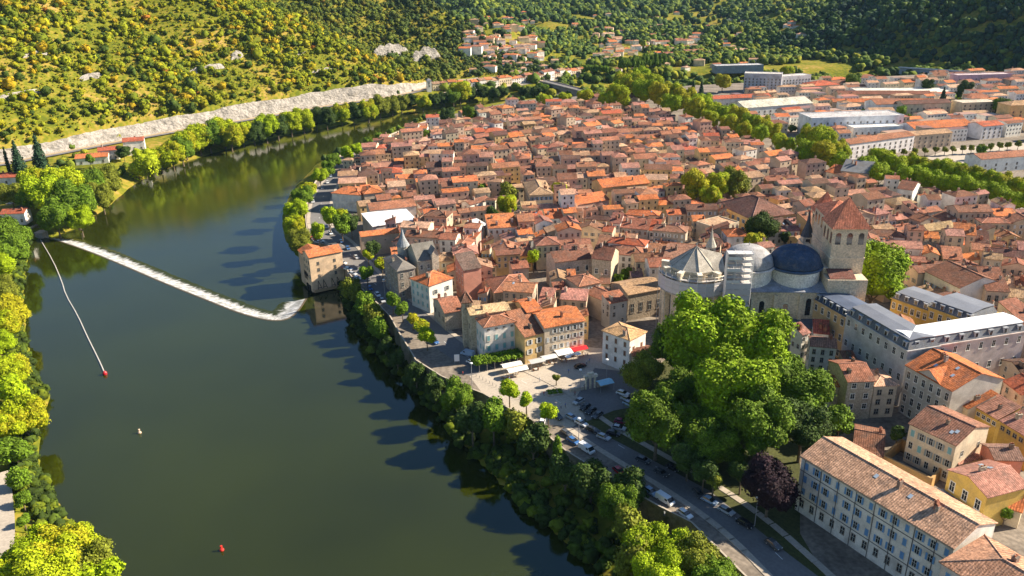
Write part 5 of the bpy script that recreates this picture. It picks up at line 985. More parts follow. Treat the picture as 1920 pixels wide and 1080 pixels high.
# remaining far roofs as one mass
def stuffhouse(b, x, y, z, w, d, a, he, t, wl, tl, win=True, pitch=.36):
    ca_, sa_ = cos(a), sin(a)
    def T(p): return (x+p[0]*ca_-p[1]*sa_, y+p[0]*sa_+p[1]*ca_, z+p[2])
    wc = vary(WC.get(wl, wl) if isinstance(wl, str) else wl, .1); rc = vary(TC.get(tl, tl) if isinstance(tl, str) else tl, .15)
    def f(ps, m, c): b.face([T(p) for p in ps], m, c)
    Z = -2
    f([(0, 0, Z), (w, 0, Z), (w, 0, he), (0, 0, he)], 'plaster', wc); f([(w, d, Z), (0, d, Z), (0, d, he), (w, d, he)], 'plaster', wc)
    rh = (d/2 if t == 'gx' else min(w, d)/2)*pitch
    if t == 'flat': rh = 0
    if t in ('gx', 'shed'): f([(w, 0, Z), (w, d, Z), (w, d, he), (w, d/2, he+rh), (w, 0, he)], 'plaster', wc); f([(0, d, Z), (0, 0, Z), (0, 0, he), (0, d/2, he+rh), (0, d, he)], 'plaster', wc)
    else: f([(w, 0, Z), (w, d, Z), (w, d, he), (w, 0, he)], 'plaster', wc); f([(0, d, Z), (0, 0, Z), (0, 0, he), (0, d, he)], 'plaster', wc)
    e = .4; h0 = he+.1
    if t in ('gx', 'shed'): f([(-e, -e, h0-.1), (w+e, -e, h0-.1), (w+e, d/2, h0+rh), (-e, d/2, h0+rh)], 'roof_tile', rc); f([(w+e, d+e, h0-.1), (-e, d+e, h0-.1), (-e, d/2, h0+rh), (w+e, d/2, h0+rh)], 'roof_tile', rc)
    elif t == 'flat': f([(0, 0, h0), (w, 0, h0), (w, d, h0), (0, d, h0)], 'paint', rc)
    else:
        if w >= d: m1, m2 = (d/2, d/2, h0+rh), (w-d/2, d/2, h0+rh)
        else: m1, m2 = (w/2, w/2, h0+rh), (w/2, d-w/2, h0+rh)
        A_, B_, C_, D_ = (-e, -e, h0-.1), (w+e, -e, h0-.1), (w+e, d+e, h0-.1), (-e, d+e, h0-.1)
        if w >= d: f([A_, B_, m2, m1], 'roof_tile', rc); f([B_, C_, m2], 'roof_tile', rc); f([C_, D_, m1, m2], 'roof_tile', rc); f([D_, A_, m1], 'roof_tile', rc)
        else: f([A_, B_, m1], 'roof_tile', rc); f([B_, C_, m2, m1], 'roof_tile', rc); f([C_, D_, m2], 'roof_tile', rc); f([D_, A_, m1, m2], 'roof_tile', rc)
    if win:
        for zz_ in [he-2.4-3*k for k in range(3) if he-2.4-3*k > .8]:
            for k in range(max(2, int(w/3))): xx_ = w*(k+.5)/max(2, int(w/3)); f([(xx_-.45, -.06, zz_-.2), (xx_+.45, -.06, zz_-.2), (xx_+.45, -.06, zz_+1.1), (xx_-.45, -.06, zz_+1.1)], 'glass', (.1,)*3)
    if random.random() < .6 and t != 'flat':
        cx_, cy_ = w*random.uniform(.2, .8), d*random.uniform(.3, .7)
        for q4 in ([(0, 0), (1, 0)], [(1, 0), (1, 1)], [(1, 1), (0, 1)], [(0, 1), (0, 0)]): f([(cx_+q4[0][0]*.9, cy_+q4[0][1]*.9, he), (cx_+q4[1][0]*.9, cy_+q4[1][1]*.9, he), (cx_+q4[1][0]*.9, cy_+q4[1][1]*.9, he+rh+1.3), (cx_+q4[0][0]*.9, cy_+q4[0][1]*.9, he+rh+1.3)], 'stone_wall', (.4, .25, .18))
        f([(cx_, cy_, he+rh+1.3), (cx_+.9, cy_, he+rh+1.3), (cx_+.9, cy_+.9, he+rh+1.3), (cx_, cy_+.9, he+rh+1.3)], 'stone_wall', (.3, .2, .15))
for (x, y, w, d, a, he, t, wl, tl) in inx: stuffhouse(stuffm, x, y, 10, w, d, a, he, t, wl, tl)
print('individual', len(AUTO), 'massed', len(inx))
# modern quarter beyond the boulevard: individual blocks
MOD = []
def block(label, px, py, w, d, he, rz, roof, wall, tile, rows_=3, cols=6, pitch=.3, name='apartment_block', wk='dark', rm='roof_tile', side='L'):
    x, y = P(px, py, 10); wi = []
    if rows_: wi = [('F', cols, [1.8+2.9*k for k in range(rows_)], wk, 1.0, .9)]
    o = house(name, label, 'building', (x, y, 10), rz, w, d, he, roof, pitch, wall, tile, rm=rm, wins=wi, chim=0); MOD.append(o)
WH = (.8, .77, .74)
for a in [('tall grey white office block with dense window grid near the far river loop', 1393, 172, 38, 16, 19, -.35, 'flat', (.50, .48, .50), (.5, .48, .45), 5, 10),
          ('long white slab of small windows joined to the tall office block', 1448, 172, 46, 14, 15, .28, 'flat', WH, (.6, .58, .54), 4, 12),
          ('brown hip roofed pavilion beyond the boulevard', 1525, 178, 30, 22, 9, .25, 'hip', 'cream', 'red', 2, 5),
          ('long low red roofed range before the office block', 1335, 200, 60, 14, 7, .15, 'gx', 'white', 'red', 1, 10),
          ('white sawtooth college building with slate lower roofs', 1396, 222, 70, 26, 9, .3, 'gx', WH, (.55, .53, .46), 2, 12),
          ('long curved rust roofed school range', 1560, 208, 90, 13, 8, -.12, 'gx', 'cream', 'orange', 1, 12),
          ('dark rust roofed hall parallel to the school range', 1570, 192, 85, 14, 8, -.15, 'gx', 'beige', 'brown', 1, 10),
          ('white stepped office building with square windows beside the boulevard', 1518, 258, 75, 24, 15, .08, 'flat', (.74, .74, .76), (.55, .52, .5), 4, 14),
          ('long white block with rust roof and tall windows at the esplanade', 1590, 300, 62, 13, 11, .42, 'gx', WH, 'rust', 3, 12),
          ('pale terrace of joined houses behind the esplanade trees', 1650, 285, 60, 12, 10, .25, 'gx', 'beige', 'tan', 3, 12),
          ('low white school building with wide rust roof', 1712, 262, 52, 22, 8, .2, 'gx', WH, 'orange', 2, 8),
          ('cream block with balconies near the tall conifer', 1800, 222, 34, 16, 13, .1, 'flat', 'cream', (.6, .5, .4), 4, 7),
          ('pink apartment block near the railway viaduct', 1792, 163, 60, 14, 12, .05, 'flat', (.56, .36, .42), (.6, .5, .5), 3, 10),
          ('white gabled house at the esplanade corner', 1838, 262, 20, 14, 10, .3, 'gx', WH, 'red', 3, 4),
          ('tall cream house with balconies at the picture edge', 1888, 235, 26, 16, 16, .1, 'hip', 'ochre', 'tan', 4, 4),
          ('long white building with rust roof on the esplanade edge beside the plane trees', 1835, 325, 80, 14, 9, .22, 'gx', WH, 'rust', 2, 10),
          ('white gabled building between the school and the stepped office', 1640, 220, 26, 20, 11, .1, 'gx', WH, 'rust', 3, 4),
          ('dark mansard terrace next to the white gabled building', 1690, 222, 44, 14, 12, .1, 'gx', 'cream', 'dark', 3, 8),
          ('low flat white market halls beyond the school', 1610, 185, 90, 30, 6, -.1, 'flat', WH, (.75, .68, .58), 0, 0),
          ('cream house with red gable next to the college', 1470, 226, 18, 12, 8, .3, 'gx', 'cream', 'red', 2, 4),
          ('white barn like building by the esplanade road', 1598, 262, 40, 16, 9, .1, 'flat', WH, (.7, .66, .6), 2, 8),
          ('blue grey long hangar beyond the far river loop', 1342, 138, 60, 18, 9, .05, 'flat', (.32, .34, .38), (.5, .5, .5), 0, 0),
          ('large cream public building with gabled front by the boulevard trees', 1145, 213, 28, 18, 13, .35, 'gx', 'cream', 'brown', 2, 4),
          ('white long block behind the far riverside trees', 1115, 82, 50, 16, 8, .1, 'gx', WH, 'tan', 1, 6)]: block(*a)
b = MB(); b.face([(*P(a, c, 10), 10.03) for a, c in [(1700,305),(1790,278),(1985,262),(1985,288),(1815,312)]], 'paving'); tag(b.build('esplanade'), kind='structure')
b.mats = b.mats
# random infill of modern quarter
FARR = [np.array(f) for f in FOOT]
MODP = pol([(1345,262),(1420,215),(1330,195),(1420,178),(1560,160),(1920,145),(2100,150),(2100,330),(1900,258),(1760,275),(1620,285),(1500,250)])
k = 0
for i in range(2600):
    x = random.uniform(180, 900); y = random.uniform(450, 950); w = random.uniform(8, 22); d = random.uniform(7, 12); a = random.uniform(0, .35)+random.choice([0, 0, pi/2])*.0
    pts = [(x+p*cos(a)-q_*sin(a), y+p*sin(a)+q_*cos(a)) for p, q_ in ((0, 0), (w, 0), (w, d), (0, d))]
    if not inpoly(np.array([x]), np.array([y]), MODP)[0] or not free(pts) or not treefree(x, y, 7): continue
    FARR.append(np.array(pts)); stuffhouse(stuffm, x, y, 10, w, d, a, random.uniform(6, 11), random.choice(['gx', 'hip', 'gx', 'flat']), random.choice(['white', 'cream', 'beige', 'white']), random.choice(['rust', 'orange', 'tan', 'brown', 'pale'])); k += 1
print('modern infill', k)
GT = []
for i in range(1500):
    x = random.uniform(180, 900); y = random.uniform(450, 950)
    if inpoly(np.array([x]), np.array([y]), MODP)[0] and free([(x-3, y-3), (x+3, y-3), (x+3, y+3), (x-3, y+3)]): GT.append((x, y))
print('garden trees', len(GT))
# riverside row on the far bank, valley houses
rowp = densify([P(a, c, 11) for a, c in [(812,170),(900,163),(960,156),(1010,150),(1060,143),(1095,138)]], 9)
for i, ((x0, y0), (x1, y1)) in enumerate(zip(rowp[:-1], rowp[1:])):
    a = atan2(y1-y0, x1-x0); g = 9.5
    if i < 26:
        o = house('riverside_house', None, 'house', (x0, y0, g), a, hypot(x1-x0, y1-y0)*.98, 10, random.uniform(6.5, 10.5), random.choice(['gx', 'gx', 'hip']), .35, random.choice(['white', 'white', 'cream', 'cream']), random.choice(['rust', 'tan', 'brown', 'orange']), wins=[('F', 3, (2.0, 5.0), 'dark', .9, .9)], chim=1, group='row of houses on the far riverside')
        o['label'] = f"{names_ord[i]} house of the far riverside row, counted from the cliff towards the bridge"
    else: stuffhouse(stuffm, x0, y0, g, hypot(x1-x0, y1-y0), 10, a, 8, 'gx', 'white', 'rust')
tt = P(812, 172, 11); house('round_tower', 'small pale tower with grey cap at the start of the far riverside row', 'tower', (tt[0]-6, tt[1]-2, 9.5), .3, 5, 5, 14, 'pyr', .8, 'white', (.2, .2, .22), rm='slate', chim=0, wins=[('F', 1, (8, 11), 'dark')])
b = MB(); rp = [(x-1, y-6) for x, y in rowp]
for (x0, y0), (x1, y1) in zip(rp[:-1], rp[1:]): b.face([(x0, y0-5, 9.3), (x1, y1-5, 9.3), (x1, y1+5, 9.3), (x0, y0+5, 9.3)], 'paving'); b.face([(x0, y0-5, 0), (x1, y1-5, 0), (x1, y1-5, 9.3), (x0, y0-5, 9.3)], 'quay_stone')
tag(b.build('far_quay'), kind='structure')
k = 0; VH = []
for i in range(1600):
    px_, py_ = random.uniform(860, 1500), random.triangular(15, 150, 105)
    dens = vnoise(np.array([px_]), np.array([py_*2]), 60, 9)[0]
    if dens < .33: continue
    x, y, z = hit(px_, py_)
    if z < 8 or (inpoly(np.array([x]), np.array([y]), TOWN)[0]): continue
    if px_ > 1300 and py_ > 60 and random.random() < .7: continue
    VH.append((x, y)); s = random.uniform(.7, 1.15); stuffhouse(stuffm, x, y, z+.2, random.uniform(8, 16)*s, 9*s, random.uniform(-.3, .5), random.uniform(4, 7.5)*s, random.choice(['gx', 'hip']), random.choice(['white', 'cream', 'white']), random.choice(['rust', 'orange', 'tan', 'pale']), win=False); k += 1
    if k > 250: break
tag(stuffm.build('distant_houses'), 'mass of distant tiled houses in the upper town, modern quarter and far valley', 'houses', kind='stuff')
# ------------------------------------------------------------------ woods (masses nobody could count)
def lumps(name, XY, Z, rad, cols, leafy=0, sub=1, hz=(.7, 1.1), core=1.0):
    n = len(XY); IV, IF = (IV1, IF1) if sub == 1 else (IV2, IF2); g = rng
    V = IV[None]*core*(1+.2*g.normal(size=(n, len(IV), 1))); hzv = g.uniform(hz[0], hz[1], n)
    V = V*np.stack([rad, rad*g.uniform(.85, 1.15, n), rad*hzv], 1)[:, None, :]; a = g.uniform(0, 6.28, n); ca_, sa_ = np.cos(a)[:, None], np.sin(a)[:, None]
    X = V[..., 0]*ca_-V[..., 1]*sa_; Y = V[..., 0]*sa_+V[..., 1]*ca_; V = np.stack([X+XY[:, 0:1], Y+XY[:, 1:2], V[..., 2]+(Z+rad*.75)[:, None]], -1).reshape(-1, 3)
    F_ = (IF[None]+np.arange(n)[:, None, None]*len(IV)).reshape(-1, 3); C = np.repeat(cols, len(IF), 0)*(1+.25*(g.random((n*len(IF), 1))-.5)*2)
    if leafy:
        m = n*leafy; k = np.repeat(np.arange(n), leafy); d = g.normal(size=(m, 3)); d /= np.linalg.norm(d, axis=1)[:, None]; d[:, 2] = np.abs(d[:, 2])*1.0-.2*g.random(m)
        rd = rad[k]*(.82+.45*g.random(m)); c = np.stack([XY[k, 0]+d[:, 0]*rd, XY[k, 1]+d[:, 1]*rd, Z[k]+rad[k]*.75+d[:, 2]*rd*hzv[k]], 1)
        nm = d+g.normal(size=(m, 3))*.5; nm /= np.linalg.norm(nm, axis=1)[:, None]; a1 = np.cross(nm, g.normal(size=(m, 3))); a1 /= np.linalg.norm(a1, axis=1)[:, None]; b1 = np.cross(nm, a1); s = (rad[k]*.24*(.6+.8*g.random(m)))[:, None]
        q = np.stack([c-a1*s, c+a1*s*.6-b1*s*.8, c+b1*s], 1).reshape(-1, 3); F2 = np.arange(m*3).reshape(-1, 3)+len(V); V = np.concatenate([V, q]); F_ = np.concatenate([F_, F2]); C = np.concatenate([C, cols[k]*(1+.3*(g.random((m, 1))-.5)*2)])
    return npmesh(name, V, F_, np.clip(C, .003, .9), 'far_foliage')
def inframe(X, Y, Z, m=.08):
    d = np.stack([X, Y, Z-CZ], -1); dp = d@f0; u = (d@rr)/dp*FPX/960; v = (d@uu)/dp*FPX/540
    return (dp > 10) & (np.abs(u) < 1+m) & (np.abs(v) < 1+m*1.5)
def scatter(n, x0, x1, y0, y1): X = rng.uniform(x0, x1, n); Y = rng.uniform(y0, y1, n); return X, Y
def pick(n, pal, w): k = rng.choice(len(pal), n, p=np.array(w)/sum(w)); return np.array(pal)[k]
# golden hillside scrub
X, Y = scatter(150000, -900, 250, 400, 1500); dc, al = seg_dist(X, Y, CLw); hill = ~inpoly(X, Y, VAL); Z = H(X, Y)
keep = hill & (dc > 3.5) & (al < _al[14]) & (dc < 420) & inframe(X, Y, Z, .1); X, Y, Z, dc, al = X[keep], Y[keep], Z[keep], dc[keep], al[keep]
dn = vnoise(X, Y, 45, 11)*.55+vnoise(X, Y, 18, 12)*.45
pr = np.clip((dn-.22)*2.4, .38, 1); pr = np.where(al > _al[9], np.maximum(pr, .6), pr)
keep = rng.random(len(X)) < pr*.8; X, Y, Z, dc, al, dn = [q_[keep] for q_ in (X, Y, Z, dc, al, dn)]
print('hillside', len(X)); n = len(X)
rad = rng.uniform(1.3, 3.6, n)*np.clip(.65+dn*.8, .7, 1.35); small = rng.random(n) < .5; rad = np.where(small, rng.uniform(.7, 1.5, n), np.where(rng.random(n) < .15, rad*1.55, rad))
c = pick(n, [(.27, .25, .010), (.19, .21, .010), (.12, .15, .010), (.055, .085, .012), (.36, .25, .012), (.34, .13, .02)], [3, 5, 4.5, 2.6, 1.3, .12]); wood = np.clip((al-_al[10])/150, 0, 1)[:, None]
c = c*(1-wood)+wood*pick(n, [(.06, .09, .02), (.10, .12, .02), (.04, .065, .02)], [3, 2, 2])
tag(linkmesh('hillside_scrub', lumps('hillside_scrub', np.stack([X, Y], 1), Z, rad, c, leafy=26, core=.8)), 'yellow green scrub and small oaks covering the dry hillside', 'scrub', kind='stuff')
X, Y = scatter(160000, -900, 250, 400, 1500); dc, al = seg_dist(X, Y, CLw); hill = ~inpoly(X, Y, VAL); Z = H(X, Y)
keep = hill & (dc > 2) & (al < _al[14]) & (dc < 420) & inframe(X, Y, Z, .05) & (rng.random(len(X)) < .85*np.clip(1.4-vnoise(X, Y, 22, 51)*1.3, 0, 1)); X, Y, Z = X[keep], Y[keep], Z[keep]; n = len(X); print('low scrub', n)
rad = rng.uniform(.5, 1.3, n); c = pick(n, [(.22, .22, .012), (.16, .18, .012), (.30, .24, .015), (.09, .12, .012)], [4, 4, 2, 2])
tag(linkmesh('low_scrub', lumps('low_scrub', np.stack([X, Y], 1), Z, rad, c, leafy=5, core=.55, hz=(.4, .7))), 'low dry scrub and grass tufts on the golden hillside', 'scrub', kind='stuff')
gx_ = np.array([q_[0] for q_ in GT]); gy_ = np.array([q_[1] for q_ in GT]); n = len(GT); rad = rng.uniform(1.8, 4.2, n); c = pick(n, [(.09, .14, .012), (.16, .22, .010), (.05, .08, .015)], [3, 2, 2])
tag(linkmesh('garden_trees', lumps('garden_trees', np.stack([gx_, gy_], 1), np.full(n, 10.0), rad, c, leafy=40, core=.85)), 'small garden trees scattered between the modern blocks', 'trees', kind='stuff')
# distant woods
X, Y = scatter(240000, -700, 2600, 700, 4200); dc, al = seg_dist(X, Y, CLw); hill = ~inpoly(X, Y, VAL); Z = H(X, Y)
keep = hill & ((al >= _al[14]) | (dc > 400)) & inframe(X, Y, Z+3, .05); X, Y, Z, dc, al = [q_[keep] for q_ in (X, Y, Z, dc, al)]
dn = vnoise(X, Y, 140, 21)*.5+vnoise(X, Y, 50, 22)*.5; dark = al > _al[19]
keep = rng.random(len(X)) < np.where(dark, .9, np.clip((dn-.38)*5, .05, 1)); X, Y, Z, dc, al, dn, dark = [q_[keep] for q_ in (X, Y, Z, dc, al, dn, dark)]
vh = np.array(VH)
clr = np.array([np.min((vh[:, 0]-a_)**2+(vh[:, 1]*1-b_-6)**2) > 15**2 for a_, b_ in zip(X, Y)]); X, Y, Z, dc, al, dn, dark = [q_[clr] for q_ in (X, Y, Z, dc, al, dn, dark)]
n = len(X)
# line of sight thinning: keep those near enough to the visible skin
print('far woods', n)
dist = np.hypot(X, Y); rad = rng.uniform(3.2, 6.5, n)*np.clip(dist/1300, .85, 1.7)
c = pick(n, [(.06, .10, .02), (.10, .14, .02), (.04, .07, .025), (.17, .20, .02)], [4, 3.4, 2.5, 1.8]); c = np.where(dark[:, None], c*np.array([.5, .62, 1.1]), c)  # shaded hill: its navy shade is put into the tree colours
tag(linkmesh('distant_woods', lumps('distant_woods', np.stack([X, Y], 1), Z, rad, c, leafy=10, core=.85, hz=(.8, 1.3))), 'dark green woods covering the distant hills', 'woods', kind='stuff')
# valley floor thickets beyond the river loop and along the banks
X, Y = scatter(60000, -450, 1400, 380, 1900); Z = H(X, Y); dl, _ = seg_dist(X, Y, LBw); hill = ~inpoly(X, Y, VAL); tw = inpoly(X, Y, TOWN); rv = inpoly(X, Y, RIV); dc, al = seg_dist(X, Y, CLw)
band = (~hill) & (~tw) & (~rv) & (dl > 1.5)
p1 = band & (X > 60) & (Y > 900) & (vnoise(X, Y, 60, 31) > .36)
p2 = band & (X <= 60) & (dl < 14) & (Y > 380) & (rng.random(len(X)) < .8) & (Y < 1000)
p3 = band & (X <= 60) & (Y > 380) & ((dc > 16) | (dc < 2.5)) & (vnoise(X, Y, 25, 33) > .62)
keep = (p1 | p2 | p3) & inframe(X, Y, Z, .05) & (rng.random(len(X)) < np.where(p1, .55, .42)); X, Y, Z = X[keep], Y[keep], Z[keep]; n = len(X); print('thickets', n)
dist = np.hypot(X, Y); rad = np.where(dist > 900, rng.uniform(3, 6, n), rng.uniform(1.5, 3.2, n)); c = pick(n, [(.08, .12, .015), (.13, .16, .015), (.05, .08, .018), (.20, .20, .015)], [4, 3, 3, 1])
tag(linkmesh('riverside_thickets', lumps('riverside_thickets', np.stack([X, Y], 1), Z, rad, c, leafy=18)), 'leafy thickets along the river banks and valley floor', 'thicket', kind='stuff')
# ivy and bushes along the foot of the quay wall, near left bank undergrowth
pts = densify([P(a, c_, 1) for a, c_ in RB[1:11]], 1.6); X = np.array([p[0] for p in pts])+rng.normal(0, 1.5, len(pts))+1; Y = np.array([p[1] for p in pts])+rng.normal(0, 1.5, len(pts))+1; X = np.concatenate([X, X+2.5]); Y = np.concatenate([Y, Y+2]); Z = np.full(len(X), .3); n = len(X)
l2 = densify([P(a, c_, 1) for a, c_ in LB[1:12]], 1.4); x2 = np.array([p[0] for p in l2]); y2 = np.array([p[1] for p in l2])
XX = np.concatenate([X]+[x2-k*2.6+rng.normal(0, .8, len(x2)) for k in range(1, 4)]); YY = np.concatenate([Y]+[y2+rng.normal(0, .8, len(x2)) for k in range(1, 4)]); ZZ = H(XX, YY); ZZ = np.maximum(ZZ, .1); n = len(XX)
bx_, by_ = scatter(9000, -120, 120, 60, 420); BK = [P(a, c_, 1) for a, c_ in RB[1:13]]+[tuple(v_) for v_ in QUw[1:22]][::-1]; kk = inpoly(bx_, by_, BK)&(rng.random(9000)<.75); XX = np.concatenate([XX, bx_[kk]]); YY = np.concatenate([YY, by_[kk]]); ZZ = np.maximum(H(XX, YY), .1); n = len(XX)
print('undergrowth', n)
rad = rng.uniform(.9, 2.0, n); c = pick(n, [(.035, .055, .010), (.06, .09, .010), (.11, .14, .010)], [4, 3, 1])  # tones lowered so the quay bank's shade sits in the leaf colour
tag(linkmesh('bank_undergrowth', lumps('bank_undergrowth', np.stack([XX, YY], 1), ZZ, rad, c, leafy=40)), 'undergrowth and ivy along both near river edges', 'undergrowth', kind='stuff')
# ------------------------------------------------------------------ river furniture
bp_ = densify(smooth([P(a, c_, .1) for a, c_ in [(76,450),(100,490),(116,528),(123,553),(146,592),(163,630),(178,660),(190,685),(197,702)]], 1), 2.2)
fb = empty('floating_boom', (0, 0, 0), 0, 'long pale floating boom crossing the calm water from the lock', 'boom'); b = MB()
for p, q_ in zip(bp_[:-1], bp_[1:]): b.tube((*p, .12), (*q_, .12), .24, 'paint', (.55, .51, .47), 6)
b.build('float_line', fb)
b = MB(); e = bp_[-1]; b.lathe(e[0], e[1], [(.02, -.3), (.8, .1), (.8, .9), (.3, 1.5), (.02, 1.6)], 10, 'paint', (.5, .02, .03)); b.build('end_float', fb)
def buoy(px, py, col, lab):
    x, y = P(px, py, 0); o = empty('buoy', (x, y, 0), 0, lab, 'buoy', 'river buoys'); b = MB(); b.lathe(0, 0, [(.01, -.3), (.55, -.1), (.62, .25), (.4, .6), (.12, .7)], 12, 'paint', col); b.build('float', o); b = MB(); b.lathe(0, 0, [(.12, .7), (.12, 1.1), (.3, 1.15), (.3, 1.45), (.01, 1.5)], 10, 'paint', tuple(min(.9, q_*1.3) for q_ in col)); b.build('topmark', o)
buoy(262, 812, (.6, .42, .3), 'small cream buoy floating alone in the calm water'); buoy(416, 1032, (.6, .03, .02), 'small red buoy floating nearest the picture bottom')
# lock works by the weir head
def boxthing(name, lab, cat, px, py, z, w, d, h, rz, m, c): x, y = P(px, py, z); b = MB(); b.box(0, 0, -z-2, w, d, h, m, c); b.box(-.2, -.2, h+.003, w+.2, d+.2, h+.25, m, tuple(q_*1.2 for q_ in c)); o = b.build(name, None, (x, y, z), rz); tag(o, lab, cat); return o
boxthing('lock_pier', 'stone lock pier closest to the lock house', 'pier', 42, 440, 1, 4, 9, 3.0, -.1, 'stone_wall', (.5, .4, .3)); boxthing('lock_pier', 'square stone lock pier at the root of the weir', 'pier', 66, 444, 1, 4.5, 5, 2.2, -.1, 'stone_wall', (.48, .38, .29))
lg = empty('lock_gate', (*P(52, 436, 1), 1), 0, 'dark timber lock gate with beams and railings between the piers', 'gate'); b = MB(); b.box(0, 2, -2.5, 6, 2.5, 2.2, 'bark'); b.box(-1, 2, 2.4, 8, 2.5, 2.7, 'bark')
for x in range(0, 7): b.tube((x, 2.2, 2.7), (x, 2.2, 3.7), .07, 'rubber', (0, 0, 0), 4)
b.tube((0, 2.2, 3.7), (6, 2.2, 3.7), .07, 'rubber', (0, 0, 0), 4); b.build('gate_leaf', lg)
# river path bottom-left
def gstrip(name, pts, wid, m, lift=.25):
    p = densify(smooth([P(a, c_, 4) for a, c_ in pts], 1), 3); b = MB(); L_ = []
    for i in range(len(p)):
        a = p[max(0, i-1)]; c_ = p[min(len(p)-1, i+1)]; l = hypot(c_[0]-a[0], c_[1]-a[1])+1e-9; nx, ny = -(c_[1]-a[1])/l*wid/2, (c_[0]-a[0])/l*wid/2
        L_.append(((p[i][0]+nx, p[i][1]+ny), (p[i][0]-nx, p[i][1]-ny)))
    hs = [max(H1(*a), H1(*c_), H1((a[0]+c_[0])/2, (a[1]+c_[1])/2))+lift for a, c_ in L_]
    for i in range(len(L_)-1): (a, b2), (c_, d) = L_[i], L_[i+1]; b.face([(*b2, hs[i]), (*d, hs[i+1]), (*c_, hs[i+1]), (*a, hs[i])], m)
    tag(b.build(name), kind='structure')
gstrip('river_path', [(12,1120),(14,1060),(14,1000),(10,950),(2,890)], 4.5, 'paving'); gstrip('garden_path', [(20,398),(60,383),(95,368)], 5, 'paving')
gstrip('bank_lawn', [(40,405),(70,395),(100,380),(130,372)], 9, 'lawn', .12)
# ------------------------------------------------------------------ cars
def car_protos(van=False):
    P_ = {}
    L_, Wd = (5.2, 2.0) if van else (4.3, 1.78)
    if van: prof = [(-L_/2, .35), (L_/2, .35), (L_/2, .95), (L_/2-.35, 1.15), (L_/2-1.25, 2.0), (-L_/2+.1, 2.05), (-L_/2, 1.2)]
    else: prof = [(-L_/2, .35), (L_/2, .35), (L_/2, .75), (L_/2-.9, .95), (-L_/2+.15, 1.0), (-L_/2, .8)]
    def ext(b, prof, w, m, c, taper=0):
        n = len(prof); zt = max(p[1] for p in prof); zb = min(p[1] for p in prof)
        def y(z): return w/2-taper*(z-zb)/(zt-zb)
        A_ = [(x, -y(z), z) for x, z in prof]; B_ = [(x, y(z), z) for x, z in prof]
        b.face(A_, m, c); b.face(B_[::-1], m, c)
        for i in range(n): j = (i+1) % n; b.face([A_[i], B_[i], B_[j], A_[j]], m, c)
    return L_, Wd, prof, ext
CARM = {}
def car_meshes(colname, col, van):
    k = (colname, van)
    if k in CARM: return CARM[k]
    L_, Wd, prof, ext = car_protos(van); b = MB(); ext(b, prof, Wd, 'car_paint', col, .12 if van else .05)
    if not van: ext(b, [(-L_/2+.55, 1.46), (-L_/2+.3, 1.40), (.15, 1.46), (.05, 1.50), (-L_/2+.7, 1.5)][::-1] if False else [(-1.45, 1.40), (.25, 1.40), (.1, 1.47), (-1.3, 1.48)], Wd-.45, 'car_paint', col, .05)
    body = b.mesh('body'); g = MB()
    if van: ext(g, [(L_/2-.42, 1.2), (L_/2-.36, 1.22), (L_/2-1.15, 1.95), (L_/2-1.22, 1.93)], Wd-.1, 'glass', (0, 0, 0), .05); g.box(L_/2-2.0, -Wd/2-.01+.04, 1.25, L_/2-1.2, Wd/2-.03, 1.75, 'glass')
    else: ext(g, [(-1.95, .96), (1.15, .96), (.27, 1.42), (-1.5, 1.42)], Wd-.14, 'glass', (0, 0, 0), .16)
    glass = g.mesh('windows')
    w = MB(); w.lathe(0, 0, [(.32, -.1), (.32, .1)], 12, 'rubber', (0, 0, 0)); w.lathe(0, 0, [(.18, .105), (.01, .11)], 8, 'paint', (.4,)*3); w.lathe(0, 0, [(.32, .1), (.18, .105)], 12, 'rubber', (0,)*3); wh = w.mesh('wheel')
    h = MB(); h.box(-.03, -.16, -.08, .03, .16, .08, 'paint', (.8, .8, .75)); hl = h.mesh('headlight')
    CARM[k] = (L_, Wd, body, glass, wh, hl); return CARM[k]
CC = {'white': (.8, .8, .8), 'silver': (.45, .46, .48), 'black': (.02, .02, .022), 'dark grey': (.08, .085, .09), 'blue': (.05, .14, .35), 'red': (.45, .02, .02), 'pale blue': (.35, .45, .58), 'maroon': (.2, .02, .06)}
CARS = []
def car(px, py, hx, hy, col, lab, van=False, z=10.02):
    x, y = P(px, py, z+.6); x2, y2 = P(px+hx, py+hy, z+.6); a = atan2(y2-y, x2-x)
    L_, Wd, body, glass, wh, hl = car_meshes(col, CC[col], van)
    root = empty('parked_van' if van else 'parked_car', (x, y, z), a, lab, 'van' if van else 'car', 'vehicles parked along the quay and the square')
    def add(n, me, loc, rot=(0, 0, 0)): o = bpy.data.objects.new(n, me); COL.objects.link(o); o.parent = root; o.location = loc; o.rotation_euler = rot
    add('body', body, (0, 0, 0)); add('windows', glass, (0, 0, 0))
    for sx in (-1, 1):
        for sy in (-1, 1): add('wheel', wh, (sx*L_*.31, sy*(Wd/2-.08), .32), (-sy*pi/2, 0, 0))
    for sy in (-1, 1): add('headlight', hl, (L_/2+.01, sy*Wd*.34, .72))
D1 = (24, 15)
